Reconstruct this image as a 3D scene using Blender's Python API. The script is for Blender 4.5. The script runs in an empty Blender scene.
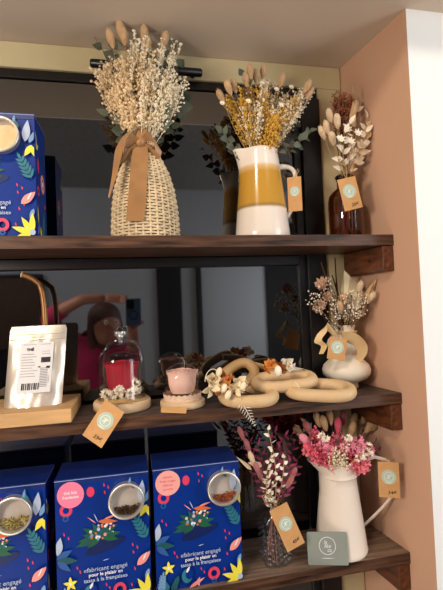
import bpy, math, random
from mathutils import Vector, Matrix, Quaternion
random.seed(7)
C = bpy.context.scene.collection
PI = math.pi
V = Vector
# ------------------------------------------------------------------ camera
YAW, PIT, ROL, FPX = math.radians(11.817), math.radians(1.789), math.radians(2.282), 427.0
CAM = V((0, -.870, 1.5))
Fw = V((math.sin(YAW)*math.cos(PIT), math.cos(YAW)*math.cos(PIT), math.sin(PIT)))
R0 = V((math.cos(YAW), -math.sin(YAW), 0)); U0 = R0.cross(Fw)
Rt = R0*math.cos(ROL)-U0*math.sin(ROL); Up = U0*math.cos(ROL)+R0*math.sin(ROL)
def at(px, py, Y):
    """point on the vertical plane y=Y seen at a place of the photograph"""
    d = Fw+Rt*((px-221.5)/FPX)-Up*((py-295)/FPX)
    return CAM+d*((Y-CAM.y)/d.y)
cd = bpy.data.cameras.new('camera'); co = bpy.data.objects.new('camera', cd); C.objects.link(co)
cd.sensor_fit = 'HORIZONTAL'; cd.sensor_width = 36; cd.lens = 36*FPX/443; cd.clip_start = .02
M3 = Matrix((Rt, Up, -Fw)).transposed()
co.matrix_world = Matrix.Translation(CAM) @ M3.to_4x4()
bpy.context.scene.camera = co

# ------------------------------------------------------------------ materials
def s2l(c):
    return tuple(((v/255)/12.92 if v/255 <= .04045 else ((v/255+.055)/1.055)**2.4) for v in c)
def mat(name, rgb, rough=.6, metal=0, var=.15, scale=30, bump=0, stretch=None, spec=.5, sheen=0, trans=0, rgb2=None, coat=0, sub=0, bscale=None):
    m = bpy.data.materials.new(name); m.use_nodes = True
    nt = m.node_tree; b = nt.nodes['Principled BSDF']
    c = s2l(rgb)
    b.inputs['Roughness'].default_value = rough; b.inputs['Metallic'].default_value = metal
    b.inputs['Specular IOR Level'].default_value = spec
    if coat: b.inputs['Coat Weight'].default_value = coat; b.inputs['Coat Roughness'].default_value = .08
    if sub: b.inputs['Subsurface Weight'].default_value = sub; b.inputs['Subsurface Radius'].default_value = (.01, .006, .004)
    if sheen: b.inputs['Sheen Weight'].default_value = sheen
    tc = nt.nodes.new('ShaderNodeTexCoord'); mp = nt.nodes.new('ShaderNodeMapping')
    nt.links.new(tc.outputs['Object'], mp.inputs['Vector'])
    if stretch: mp.inputs['Scale'].default_value = stretch
    n = nt.nodes.new('ShaderNodeTexNoise'); n.inputs['Scale'].default_value = scale; n.inputs['Detail'].default_value = 5
    nt.links.new(mp.outputs['Vector'], n.inputs['Vector'])
    r = nt.nodes.new('ShaderNodeValToRGB')
    lo = tuple(v*(1-var) for v in c)+(1,); hi = (tuple(min(1, v*(1+var)) for v in c) if rgb2 is None else s2l(rgb2))+(1,)
    r.color_ramp.elements[0].color = lo; r.color_ramp.elements[1].color = hi
    r.color_ramp.elements[0].position = .3; r.color_ramp.elements[1].position = .7
    nt.links.new(n.outputs['Fac'], r.inputs['Fac']); nt.links.new(r.outputs['Color'], b.inputs['Base Color'])
    if bump:
        bp = nt.nodes.new('ShaderNodeBump'); bp.inputs['Strength'].default_value = bump; bp.inputs['Distance'].default_value = .002
        src = n
        if bscale:
            src = nt.nodes.new('ShaderNodeTexNoise'); src.inputs['Scale'].default_value = bscale; nt.links.new(mp.outputs['Vector'], src.inputs['Vector'])
        nt.links.new(src.outputs['Fac'], bp.inputs['Height']); nt.links.new(bp.outputs['Normal'], b.inputs['Normal'])
    return m
def thin_glass(name, tint=(1, 1, 1), ior=1.45, rough=.02, extra=0.0, bump=0):
    m = bpy.data.materials.new(name); m.use_nodes = True; nt = m.node_tree
    for x in list(nt.nodes): nt.nodes.remove(x)
    o = nt.nodes.new('ShaderNodeOutputMaterial'); mx = nt.nodes.new('ShaderNodeMixShader')
    t = nt.nodes.new('ShaderNodeBsdfTransparent'); t.inputs['Color'].default_value = (*tint, 1)
    g = nt.nodes.new('ShaderNodeBsdfGlossy'); g.inputs['Roughness'].default_value = rough
    f = nt.nodes.new('ShaderNodeLayerWeight'); f.inputs['Blend'].default_value = .5
    pw = nt.nodes.new('ShaderNodeMath'); pw.operation = 'POWER'; pw.inputs[1].default_value = 3.2; nt.links.new(f.outputs['Facing'], pw.inputs[0])
    ad = nt.nodes.new('ShaderNodeMath'); ad.operation = 'MULTIPLY_ADD'; ad.inputs[1].default_value = .62; ad.inputs[2].default_value = extra+.035
    nt.links.new(pw.outputs[0], ad.inputs[0]); ad.use_clamp = True
    nt.links.new(ad.outputs[0], mx.inputs['Fac']); nt.links.new(t.outputs[0], mx.inputs[1]); nt.links.new(g.outputs[0], mx.inputs[2])
    if bump:
        n = nt.nodes.new('ShaderNodeTexVoronoi'); n.inputs['Scale'].default_value = 70
        tc = nt.nodes.new('ShaderNodeTexCoord'); nt.links.new(tc.outputs['Object'], n.inputs['Vector'])
        b = nt.nodes.new('ShaderNodeBump'); b.inputs['Strength'].default_value = bump; b.inputs['Distance'].default_value = .004
        nt.links.new(n.outputs['Distance'], b.inputs['Height']); nt.links.new(b.outputs[0], g.inputs['Normal'])
    nt.links.new(mx.outputs[0], o.inputs['Surface'])
    return m

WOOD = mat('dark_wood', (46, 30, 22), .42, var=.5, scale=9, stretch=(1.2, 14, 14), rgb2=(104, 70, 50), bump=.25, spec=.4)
WOODT = mat('shelf_top_wood', (64, 52, 48), .5, var=.4, scale=8, stretch=(1.2, 14, 14), rgb2=(104, 86, 78), bump=.3, spec=.35)  # greyer brown for the upper faces of the boards
WOODC = mat('bracket_wood', (72, 38, 18), .5, var=.45, scale=9, stretch=(10, 1.5, 10), rgb2=(120, 66, 34), bump=.3)
BLOCK = mat('pale_wood', (204, 162, 112), .6, var=.14, scale=7, stretch=(1.5, 10, 10), bump=.15, spec=.3)
SLICE = mat('birch_wood', (214, 184, 146), .6, var=.12, scale=14, stretch=(2, 2, 8), spec=.3)
WALLR = mat('warm_lit_plaster', (204, 162, 134), .9, var=.04, scale=4, spec=.2, bump=.05, bscale=180)  # tan puts the warm spot light into the plaster colour
WALLF = mat('front_plaster', (246, 246, 243), .9, var=.01, scale=4, spec=.2)
CEIL = mat('ceiling_plaster', (206, 190, 172), .9, var=.03, scale=3, spec=.2)
FRAME = mat('beige_frame', (206, 192, 150), .5, var=.05, scale=8)
BLACKF = mat('black_sash', (17, 15, 15), .35, var=.2)
GREYW = mat('room_wall', (190, 190, 194), .9, var=.02)
DARKR = mat('room_dark', (22, 19, 19), .8)
BROWNR = mat('room_brown', (84, 56, 40), .7)
FLOORM = mat('room_floor', (120, 100, 84), .5, var=.2, scale=5)
GLASSB = mat('black_window_glass', (5, 5, 6), .03, var=.0, spec=1.0); GLASSB.node_tree.nodes['Principled BSDF'].inputs['IOR'].default_value = 1.9
NAVY = mat('navy_tin', (0, 46, 134), .38, var=.06, scale=6, spec=.3)
NAVYD = mat('navy_tin_top', (8, 38, 110), .4, var=.05)
EDGE = mat('tin_edge_highlight', (150, 166, 200), .3, var=.02)  # pale colour of the painted highlight on the lid edge
PINK = mat('print_pink', (236, 110, 140), .4); RED = mat('print_red', (222, 62, 92), .4)
SALM = mat('print_salmon', (240, 150, 142), .4); YEL = mat('print_yellow', (236, 222, 70), .4)
TEAL = mat('print_teal', (44, 118, 132), .4); TEALD = mat('print_dark_teal', (28, 86, 92), .4)
SKY = mat('print_sky', (120, 160, 204), .4); MIDB = mat('print_mid_blue', (44, 92, 160), .4); DEEP = mat('print_deep', (4, 30, 88), .4)
GRN = mat('print_green', (28, 92, 64), .4); WHT = mat('print_white', (232, 232, 236), .4); LGREY = mat('print_pale_grey', (176, 190, 216), .4)
ORNG = mat('print_orange', (214, 110, 60), .4)
STICK = mat('sticker_pink', (246, 128, 160), .5, var=.02); STICKP = mat('sticker_peach', (242, 168, 160), .5, var=.02)
STEEL = mat('brushed_steel', (222, 216, 206), .38, metal=.75, var=.05)
DISH = mat('dish_inside', (196, 184, 174), .5, metal=.1, var=.1, scale=5)
POWD = mat('cream_powder', (232, 196, 150), .9, var=.1, scale=60)
TEAG = mat('chamomile_tea', (120, 102, 50), .9, var=.5, scale=120, rgb2=(206, 186, 110)); TEAD = mat('dark_tea', (30, 20, 14), .9, var=.4, scale=120, rgb2=(90, 56, 30)); TEAR = mat('red_tea', (60, 22, 12), .9, var=.4, scale=90, rgb2=(176, 84, 40))
WICK = mat('wicker', (226, 204, 166), .6, var=.16, scale=40)
RIB = mat('gold_satin', (160, 114, 66), .36, var=.15, scale=30, sheen=.4, bump=.15); RIBC = mat('beige_chiffon', (226, 192, 140), .6, var=.1, scale=30)
KRAFT = mat('kraft_card', (206, 154, 98), .8, var=.08, scale=60); MINT = mat('mint_print', (184, 200, 180), .7, var=.05); INK = mat('ink', (40, 32, 28), .7); STAMPW = mat('stamp_white', (226, 232, 220), .7)
TWINE = mat('twine', (184, 150, 104), .9, var=.2, scale=120, bump=.3)
CERW = mat('white_ceramic', (238, 226, 214), .22, var=.02, coat=.4); METW = mat('cream_enamel', (238, 224, 208), .38, var=.03, scale=8)
SAND = mat('cream_stoneware', (248, 236, 214), .5, var=.04, scale=12)
LINK = mat('beige_link', (216, 182, 136), .5, var=.08, scale=20); LINK2 = mat('tan_link', (184, 146, 96), .5, var=.1, scale=20)
CLEAR = thin_glass('clear_glass'); EMB = thin_glass('embossed_glass', (.90, .92, .93), extra=.07, rough=.14, bump=.35)
AMBER = thin_glass('amber_glass', (.62, .42, .24), extra=.03)
COPPER = mat('bronze_tube', (150, 104, 62), .35, metal=.6, var=.2)
ALU = mat('silver_pouch', (232, 220, 204), .34, metal=.7, var=.08, scale=12, bump=.5, bscale=26); LABELW = mat('white_label', (226, 222, 222), .6, var=.02)
CARDG = mat('grey_card', (140, 146, 136), .6, var=.03)
CREAM = mat('dried_cream', (240, 212, 170), .85, var=.18, scale=60); IVORY = mat('dried_ivory', (246, 232, 204), .85, var=.12, scale=60)
WFLO = mat('white_flower', (246, 236, 216), .8, var=.06); STRAW = mat('straw_stem', (196, 158, 100), .8, var=.2)
TAIL = mat('bunny_tail', (206, 168, 122), .95, var=.12, scale=90, bump=.5, sheen=.5); TAILW = mat('pale_bunny_tail', (222, 194, 158), .95, var=.1, scale=90, bump=.5, sheen=.5)
EUCA = mat('eucalyptus', (88, 96, 80), .7, var=.2, scale=25); EUCD = mat('dark_leaf', (62, 66, 52), .7, var=.25)
MUST = mat('mustard_flower', (216, 170, 66), .85, var=.2, scale=70); RUST = mat('rust_plume', (186, 112, 80), .9, var=.25, scale=60)
DPINK = mat('hot_pink', (236, 98, 124), .85, var=.2, scale=50); LPINK = mat('soft_pink', (246, 158, 178), .85, var=.12, scale=50); BURG = mat('burgundy', (138, 46, 82), .8, var=.3, scale=50)
MAUVE = mat('mauve_tail', (176, 98, 96), .9, var=.15, scale=60, sheen=.4); OLIVE = mat('olive_dry', (150, 124, 84), .9, var=.2)
ROSER = mat('red_rose', (164, 8, 36), .6, var=.25, scale=25); ROSEP = mat('pink_rose', (255, 206, 188), .6, var=.1, scale=25)
PAMB = mat('amber_petal', (222, 150, 74), .7, var=.2); TWIG = mat('brown_twig', (92, 58, 38), .8)
FANP = mat('paper_fan', (226, 212, 176), .7, var=.06, stretch=(1, 1, 1))
SKIN = mat('skin', (168, 112, 92), .55, var=.04, sub=.1); TOP = mat('pink_top', (170, 28, 84), .85, var=.08); HAIR = mat('dark_hair', (70, 34, 26), .6, var=.3, scale=60)
JEAN = mat('dark_trousers', (34, 36, 48), .85); PHONE = mat('phone_blue', (60, 84, 120), .3); PHD = mat('phone_black', (10, 10, 12), .2); EYE = mat('eye_white', (230, 226, 222), .4)
LIP = mat('lip', (170, 84, 80), .5)

# ------------------------------------------------------------------ mesh builder
class MB:
    def __init__(s): s.v = []; s.f = []; s.m = []
    def add(s, vs, fs, m=0):
        k = len(s.v); s.v.extend([tuple(x) for x in vs]); s.f.extend([tuple(i+k for i in f) for f in fs]); s.m.extend([m]*len(fs)); return s
    def box(s, a, b, m=0, M=None):
        x0, y0, z0 = a; x1, y1, z1 = b
        vs = [V(p) for p in ((x0,y0,z0),(x1,y0,z0),(x1,y1,z0),(x0,y1,z0),(x0,y0,z1),(x1,y0,z1),(x1,y1,z1),(x0,y1,z1))]
        if M: vs = [M @ p for p in vs]
        return s.add(vs, [(0,3,2,1),(4,5,6,7),(0,1,5,4),(1,2,6,5),(2,3,7,6),(3,0,4,7)], m)
    def tube(s, pts, r, seg=6, m=0, closed=False, flat=1):
        pts = [V(p) for p in pts]; n = len(pts)
        rr = r if isinstance(r, (list, tuple)) else [r]*n
        vs = []; up = None
        for i, p in enumerate(pts):
            if closed: t = pts[(i+1) % n]-pts[i-1]
            else: t = pts[min(i+1, n-1)]-pts[max(i-1, 0)]
            t = t.normalized() if t.length > 1e-9 else V((0, 0, 1))
            if up is None: up = t.orthogonal().normalized()
            up = (up-t*up.dot(t)); up = up.normalized() if up.length > 1e-6 else t.orthogonal().normalized()
            sd = t.cross(up)
            for k in range(seg):
                a = 2*PI*k/seg; vs.append(p+(up*math.cos(a)*flat+sd*math.sin(a))*rr[i])
        fs = []
        for i in range(n if closed else n-1):
            j = (i+1) % n
            for k in range(seg): fs.append((i*seg+k, i*seg+(k+1) % seg, j*seg+(k+1) % seg, j*seg+k))
        if not closed: fs.append(tuple(range(seg))[::-1]); fs.append(tuple((n-1)*seg+k for k in range(seg)))
        return s.add(vs, fs, m)
    def lathe(s, prof, c=(0, 0, 0), seg=40, m=0, mfun=None, sx=1, sy=1, wob=None):
        c = V(c); vs = []; n = len(prof)
        for i, (r, z) in enumerate(prof):
            for k in range(seg):
                a = 2*PI*k/seg; q = r*(wob(a, z) if wob else 1)
                vs.append(c+V((q*math.cos(a)*sx, q*math.sin(a)*sy, z)))
        for i in range(n-1):
            fs = [(i*seg+k, i*seg+(k+1) % seg, (i+1)*seg+(k+1) % seg, (i+1)*seg+k) for k in range(seg)]
            if i == 0: b = len(s.v); s.v.extend([tuple(x) for x in vs])
            s.f.extend([tuple(q+b for q in f) for f in fs]); s.m.extend([mfun(i) if mfun else m]*len(fs))
        return s
    def ell(s, c, ax, L, R, m=0, seg=7, rings=6, egg=0):
        c = V(c); ax = V(ax).normalized(); u = ax.orthogonal().normalized(); w = ax.cross(u); vs = [c-ax*L]
        for i in range(1, rings):
            t = PI*i/rings; q = R*math.sin(t)*(1+egg*math.cos(t))
            for k in range(seg):
                a = 2*PI*k/seg; vs.append(c-ax*L*math.cos(t)+(u*math.cos(a)+w*math.sin(a))*q)
        vs.append(c+ax*L); e = len(vs)-1
        fs = [(0, 1+(k+1) % seg, 1+k) for k in range(seg)]
        for i in range(rings-2):
            for k in range(seg): fs.append((1+i*seg+k, 1+i*seg+(k+1) % seg, 1+(i+1)*seg+(k+1) % seg, 1+(i+1)*seg+k))
        b = 1+(rings-2)*seg
        fs += [(b+k, b+(k+1) % seg, e) for k in range(seg)]
        return s.add(vs, fs, m)
    def seed(s, p, r, m=0):
        p = V(p); vs = [p+V(d)*r*random.uniform(.8, 1.2) for d in ((1,0,0),(0,1,0),(-1,0,0),(0,-1,0),(0,0,1),(0,0,-1))]
        return s.add(vs, [(0,1,4),(1,2,4),(2,3,4),(3,0,4),(1,0,5),(2,1,5),(3,2,5),(0,3,5)], m)
    def leaf(s, b, d, L, W, n=None, curl=.2, m=0, k=5, blunt=.5):
        b = V(b); d = V(d).normalized(); n = V(n) if n else V((random.gauss(0, .5), -1, random.gauss(0, .5)))
        sd = d.cross(n); sd = sd.normalized() if sd.length > 1e-5 else d.orthogonal().normalized(); n = sd.cross(d).normalized()
        vs = []
        for i in range(k+1):
            t = i/k; w = W*.5*math.sin(PI*min(1, t**blunt*.97+.015)) if blunt != 1 else W*.5*math.sin(PI*t)
            w = max(w, W*.02); c = b+d*L*t+n*(curl*L*t*t)
            vs += [c-sd*w+n*w*.35, c, c+sd*w+n*w*.35]
        fs = []
        for i in range(k):
            a = i*3; fs += [(a, a+1, a+4, a+3), (a+1, a+2, a+5, a+4)]
        return s.add(vs, fs, m)
    def strip(s, pts, w, wd=(1, 0, 0), m=0, th=.0006):
        if len(pts) >= 4:
            N_ = len(pts); K = 5; ws = list(w) if isinstance(w, (list, tuple)) else [w]*N_; ds = [V(d).normalized() for d in wd] if isinstance(wd, list) else [V(wd).normalized()]*N_
            P_, W_, D_ = [], [], []
            for i in range((N_-1)*K+1):
                k = min(i//K, N_-2); f = (i-k*K)/K; q0, q1, q2, q3 = [V(pts[min(max(k+o, 0), N_-1)]) for o in (-1, 0, 1, 2)]
                P_.append(.5*((2*q1)+(-q0+q2)*f+(2*q0-5*q1+4*q2-q3)*f*f+(-q0+3*q1-3*q2+q3)*f**3)); W_.append(ws[k]*(1-f)+ws[k+1]*f); D_.append(ds[k].lerp(ds[k+1], f))
            pts, w, wd = P_, W_, D_
        n = len(pts); vs = []
        for i, p in enumerate(pts):
            p = V(p); q = V(wd[i] if isinstance(wd, list) else wd).normalized()*(w[i] if isinstance(w, (list, tuple)) else w)*.5
            t = V(pts[min(i+1, n-1)])-V(pts[max(i-1, 0)]); nn = q.cross(t); nn = nn.normalized()*th
            vs += [p-q, p+nn*1.5, p+q, p-q+nn, p+nn*2.5, p+q+nn]
        fs = []
        for i in range(n-1):
            a = i*6; b = a+6
            fs += [(a, a+1, b+1, b), (a+1, a+2, b+2, b+1), (a+3, b+3, b+4, a+4), (a+4, b+4, b+5, a+5), (a, b, b+3, a+3), (a+2, a+5, b+5, b+2)]
        fs += [(0, 3, 4, 1), (1, 4, 5, 2)]; a = (n-1)*6; fs += [(a, a+1, a+4, a+3), (a+1, a+2, a+5, a+4)]
        return s.add(vs, fs, m)
    def text(s, txt, size, O, X, Y, m=0, align='CENTER', shear=0, bold=0):
        cu = bpy.data.curves.new('t', 'FONT'); cu.body = txt; cu.size = size; cu.align_x = align; cu.align_y = 'CENTER'; cu.shear = shear
        cu.offset = bold; cu.resolution_u = 2
        o = bpy.data.objects.new('t', cu); C.objects.link(o)
        bpy.context.view_layer.update()
        me = bpy.data.meshes.new_from_object(o.evaluated_get(bpy.context.evaluated_depsgraph_get()))
        O, X, Y = V(O), V(X), V(Y)
        s.add([O+X*v.co.x+Y*v.co.y for v in me.vertices], [tuple(p.vertices) for p in me.polygons], m)
        bpy.data.objects.remove(o); bpy.data.curves.remove(cu); bpy.data.meshes.remove(me); return s
    def build(s, name, mats, parent=None, smooth=True, bevel=0, sub=0, origin=None):
        me = bpy.data.meshes.new(name)
        o3 = V(origin) if origin is not None else (parent_world(parent) if parent else V((0, 0, 0)))
        if parent is None and origin is None and s.v:
            xs = [v[0] for v in s.v]; ys = [v[1] for v in s.v]; zs = [v[2] for v in s.v]; o3 = V(((min(xs)+max(xs))/2, (min(ys)+max(ys))/2, min(zs)))
        me.from_pydata([tuple(V(v)-o3) for v in s.v], [], s.f)
        mats = mats if isinstance(mats, (list, tuple)) else [mats]
        for q in mats: me.materials.append(q)
        me.polygons.foreach_set('material_index', s.m)
        if smooth:
            me.polygons.foreach_set('use_smooth', [True]*len(me.polygons))
        me.update()
        o = bpy.data.objects.new(name, me); C.objects.link(o)
        if parent: o.parent = parent; o.location = o3-parent_world(parent)
        else: o.location = o3
        if bevel:
            b = o.modifiers.new('b', 'BEVEL'); b.width = bevel; b.segments = 3; b.limit_method = 'ANGLE'; b.angle_limit = .6
        if sub:
            b = o.modifiers.new('s', 'SUBSURF'); b.levels = sub; b.render_levels = sub
        if smooth and hasattr(me, 'set_sharp_from_angle'): me.set_sharp_from_angle(angle=.9)
        return o
def parent_world(o):
    w = V(o.location)
    while o.parent: o = o.parent; w = w+V(o.location)
    return w
def tag(o, label, cat, group=None, kind=None):
    if label: o['label'] = label
    if cat: o['category'] = cat
    if group: o['group'] = group
    if kind: o['kind'] = kind
    return o
def thing(name, loc, label, cat, group=None):
    o = bpy.data.objects.new(name, None); C.objects.link(o); o.location = loc; o.empty_display_size = .02
    return tag(o, label, cat, group)
def struct(name, mb, m, **k):
    o = mb.build(name, m, smooth=False, **k); o['kind'] = 'structure'; return o
def bez(a, b, bow=V((0, 0, 0)), n=6):
    a, b = V(a), V(b); return [a.lerp(b, i/n)+V(bow)*math.sin(PI*i/n) for i in range(n+1)]

# ------------------------------------------------------------------ levels
ZT, ZM, ZL = 1.6532, 1.2932, .9386
TH = .0245
YB = .176; ZC = 2.132; YW = -.0708
def wx(y): return .566+(YB-y)/(YB-YW)*.033          # splayed reveal
# ---- setting
CZ = ZC
mb = MB(); mb.add([(wx(YB),YB+.06,0),(wx(YW),YW,0),(wx(YW),YW,CZ),(wx(YB),YB+.06,CZ),(wx(YB),YB,0),(wx(YB),YB,CZ),(.75,YB+.06,0),(.75,YW+.01,0),(.75,YW+.01,CZ),(.75,YB+.06,CZ)],
       [(4,5,2,1),(0,3,5,4),(0,6,9,3),(6,7,8,9),(1,2,8,7),(2,5,3,9,8),(1,7,6,0,4)])
struct('wall_right', mb, WALLR)
struct('wall_front', MB().box((.5995, YW, 0), (2.2, YW+.009, 2.76)).box((-2.0, YW-.14, CZ+.002), (2.2, YW-.131, 2.76)).box((-2.0, YW, 0), (-1.2, YW+.009, CZ+.002)), WALLF)
struct('ceiling', MB().box((-2.0, YW-.13, CZ), (.75, YB+.06, CZ+.06)).box((.751, YW-.13, CZ), (2.2, YW-.001, CZ+.06)), CEIL)
struct('wall_left', MB().box((-1.26, YW+.01, 0), (-1.2, YB+.06, CZ)), WALLR)
struct('window_1', MB().box((-1.2, YB, ZL-.4), (.4975, YB+.012, 2.066)), GLASSB)
tr = struct('trim_1', MB().box((-1.2, YB-.012, 2.072), (.5655, YB+.03, ZC)).box((.498, YB-.012, 0), (.5655, YB+.03, 2.072)), FRAME, bevel=.003)
sh = MB().box((.425, YB-.008, .54), (.4975, YB, 2.05)).box((-1.2, YB-.006, 2.05), (.4975, YB, 2.0715)).box((-1.2, YB-.014, 1.604), (.425, YB, 1.628)).box((.445, YB-.02, .56), (.4975, YB-.008, 2.04))
struct('trim_2', sh, BLACKF, bevel=.002)
struct('wall_back', MB().box((-1.2, YB-.012, 0), (.497, YB+.03, .538)), WALLF)
# the room the window mirrors
struct('floor', MB().box((-2.0, -3.2, -.05), (2.2, YB+.06, 0)), FLOORM)
struct('wall_opposite', MB().box((-2.0, -3.26, 0), (2.2, -3.2, 2.76)), GREYW)
struct('wall_room_left', MB().box((-2.06, -3.2, 0), (-2.0, YW, 2.76)), GREYW)
struct('wall_room_right', MB().box((2.2, -3.2, 0), (2.26, YW, 2.76)), GREYW)
struct('ceiling_room', MB().box((-2.0, -3.2, 2.76), (2.2, YW+.009, 2.8)), mat('room_ceiling', (150, 146, 142), .9))
struct('door_1', MB().box((.25, -3.2, 0), (.5, -3.16, 2.3)).box((-2.0, -3.2, 0), (-.84, -3.14, 1.9)).box((1.42, -3.2, 0), (1.95, -3.16, 2.4)), DARKR)
struct('trim_3', MB().box((.655, -3.2, 0), (.705, -3.13, 2.0)), DARKR)
struct('trim_4', MB().box((-1.9, -3.14, 1.2), (-.86, -3.1, 1.86)), BROWNR)

# ---- shelves
def shelf(z, label, mt):
    t = thing('wall_shelf', (-.3, .09, z-TH), label, 'shelf', 'dark wooden wall shelves')
    x1a, x1b = wx(.0)-.001, wx(YB-.022)-.001
    b = MB(); x0 = -1.19
    b.add([(x0,0,z-TH),(x1a,0,z-TH),(x1b,YB-.022,z-TH),(x0,YB-.022,z-TH),(x0,0,z),(x1a,0,z),(x1b,YB-.022,z),(x0,YB-.022,z)],
          [(0,3,2,1),(0,1,5,4),(1,2,6,5),(2,3,7,6),(3,0,4,7)], 0)
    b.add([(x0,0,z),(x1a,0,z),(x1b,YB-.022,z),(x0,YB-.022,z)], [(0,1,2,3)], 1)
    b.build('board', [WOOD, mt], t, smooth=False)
    zb = z-TH-.001
    k = MB(); w = .027
    k.add([(wx(.002)-w-.001,.002,zb-.058),(wx(.002)-.001,.002,zb-.058),(wx(.15)-.001,.15,zb-.058),(wx(.15)-w-.001,.15,zb-.058),
           (wx(.002)-w-.001,.002,zb),(wx(.002)-.001,.002,zb),(wx(.15)-.001,.15,zb),(wx(.15)-w-.001,.15,zb)], [(0,3,2,1),(4,5,6,7),(0,1,5,4),(1,2,6,5),(2,3,7,6),(3,0,4,7)])
    br = k.build('bracket', WOODC, t, smooth=False, bevel=.0015)
    s = MB(); c = V((wx(.05)-w-.0015, .05, zb-.03)); s.ell(c, (1, 0, 0), .001, .0028)
    s.build('screw', PHD, br)
    return t
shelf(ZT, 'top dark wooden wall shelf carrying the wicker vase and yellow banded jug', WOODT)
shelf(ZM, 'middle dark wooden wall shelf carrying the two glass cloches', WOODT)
shelf(ZL, 'lowest dark wooden wall shelf carrying the row of blue tea tins', mat('shelf_top_wood_lit', (98, 78, 64), .5, var=.35, scale=8, stretch=(1.2, 14, 14), rgb2=(150, 124, 104), bump=.3, spec=.35))  # lighter copy of the top wood, light on this shelf painted in
# window handle bar high on the frame
t = thing('handle_bar', at(146, 68, YB-.03), 'black rounded bar on the beige window frame behind the wicker vase bouquet', 'handle')
b = MB(); a_, b_ = at(90, 63, YB-.03), at(202, 73, YB-.03); b.tube([a_, a_+V((.004,0,0)), b_-V((.004,0,0)), b_], [.007, .010, .010, .007], seg=12)
b.build('bar', BLACKF, t)
for q in (.08, .92): p = a_.lerp(b_, q); MB().tube([p, V((p.x, YB-.0122, p.z))], .006, 8).build('mount', BLACKF, t)

# ------------------------------------------------------------------ flat print shapes (u right, v down, cm) on a face
class Face:
    def __init__(s, mb, O, X, Z, N): s.mb = mb; s.O, s.X, s.Z, s.N = V(O), V(X), V(Z), V(N); s.k = 0
    def p(s, u, v, h=None): return s.O+s.X*(u*.01)-s.Z*(v*.01)+s.N*(.0002+.00004*s.k if h is None else h)
    def poly(s, pts, m, W=18., H=23.4):
        s.k += 1
        pts = [(min(max(u, .05), W-.05), min(max(v, .05), H-.05)) for u, v in pts]
        s.mb.add([s.p(u, v) for u, v in pts], [tuple(range(len(pts)))[::-1]], m)
    def circ(s, u, v, r, m, ry=None, n=20, rot=0, W=18., H=23.4):
        ry = ry or r; c, q = math.cos(rot), math.sin(rot)
        s.poly([(u+r*math.cos(2*PI*i/n)*c-ry*math.sin(2*PI*i/n)*q, v+r*math.cos(2*PI*i/n)*q+ry*math.sin(2*PI*i/n)*c) for i in range(n)], m, W, H)
    def ring(s, u, v, r, ri, m, W=18., H=23.4, n=20):
        s.k += 1; o = [(min(max(u+q*math.cos(2*PI*i/n), .03), W-.03), min(max(v+q*math.sin(2*PI*i/n), .03), H-.03)) for q in (r, ri) for i in range(n)]
        s.mb.add([s.p(*a) for a in o], [(i, i+n, (i+1) % n+n, (i+1) % n) for i in range(n)], m)
    def petal(s, u, v, ang, L, w, m, W=18., H=23.4):
        a = math.radians(ang); dx, dy = math.cos(a), -math.sin(a); nn = 7; L_ = []; R_ = []
        for i in range(nn+1):
            t = i/nn; q = w*.5*math.sin(PI*t**.8); L_.append((u+dx*L*t-dy*q, v+dy*L*t+dx*q)); R_.append((u+dx*L*t+dy*q, v+dy*L*t-dx*q))
        s.poly((L_+R_[::-1][1:-1])[::-1], m, W, H)
    def frond(s, u, v, ang, L, m, n=4, w=.8, W=18., H=23.4):
        a = math.radians(ang); dx, dy = math.cos(a), -math.sin(a)
        s.petal(u, v, ang, L*1.15, .2, m, W, H)
        for i in range(n):
            t = (i+.4)/n; 
            for sg in (-1, 1): s.petal(u+dx*L*t, v+dy*L*t, ang+sg*42, L*.42*(1.1-.4*t), w, m, W, H)
        s.petal(u+dx*L, v+dy*L, ang, L*.35, w, m, W, H)
MT = [NAVY, PINK, RED, SALM, YEL, TEAL, TEALD, SKY, MIDB, DEEP, GRN, WHT, LGREY, ORNG, EDGE]
(nNAVY, nPINK, nRED, nSALM, nYEL, nTEAL, nTEALD, nSKY, nMIDB, nDEEP, nGRN, nWHT, nLG, nOR, nED) = range(15)
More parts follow.
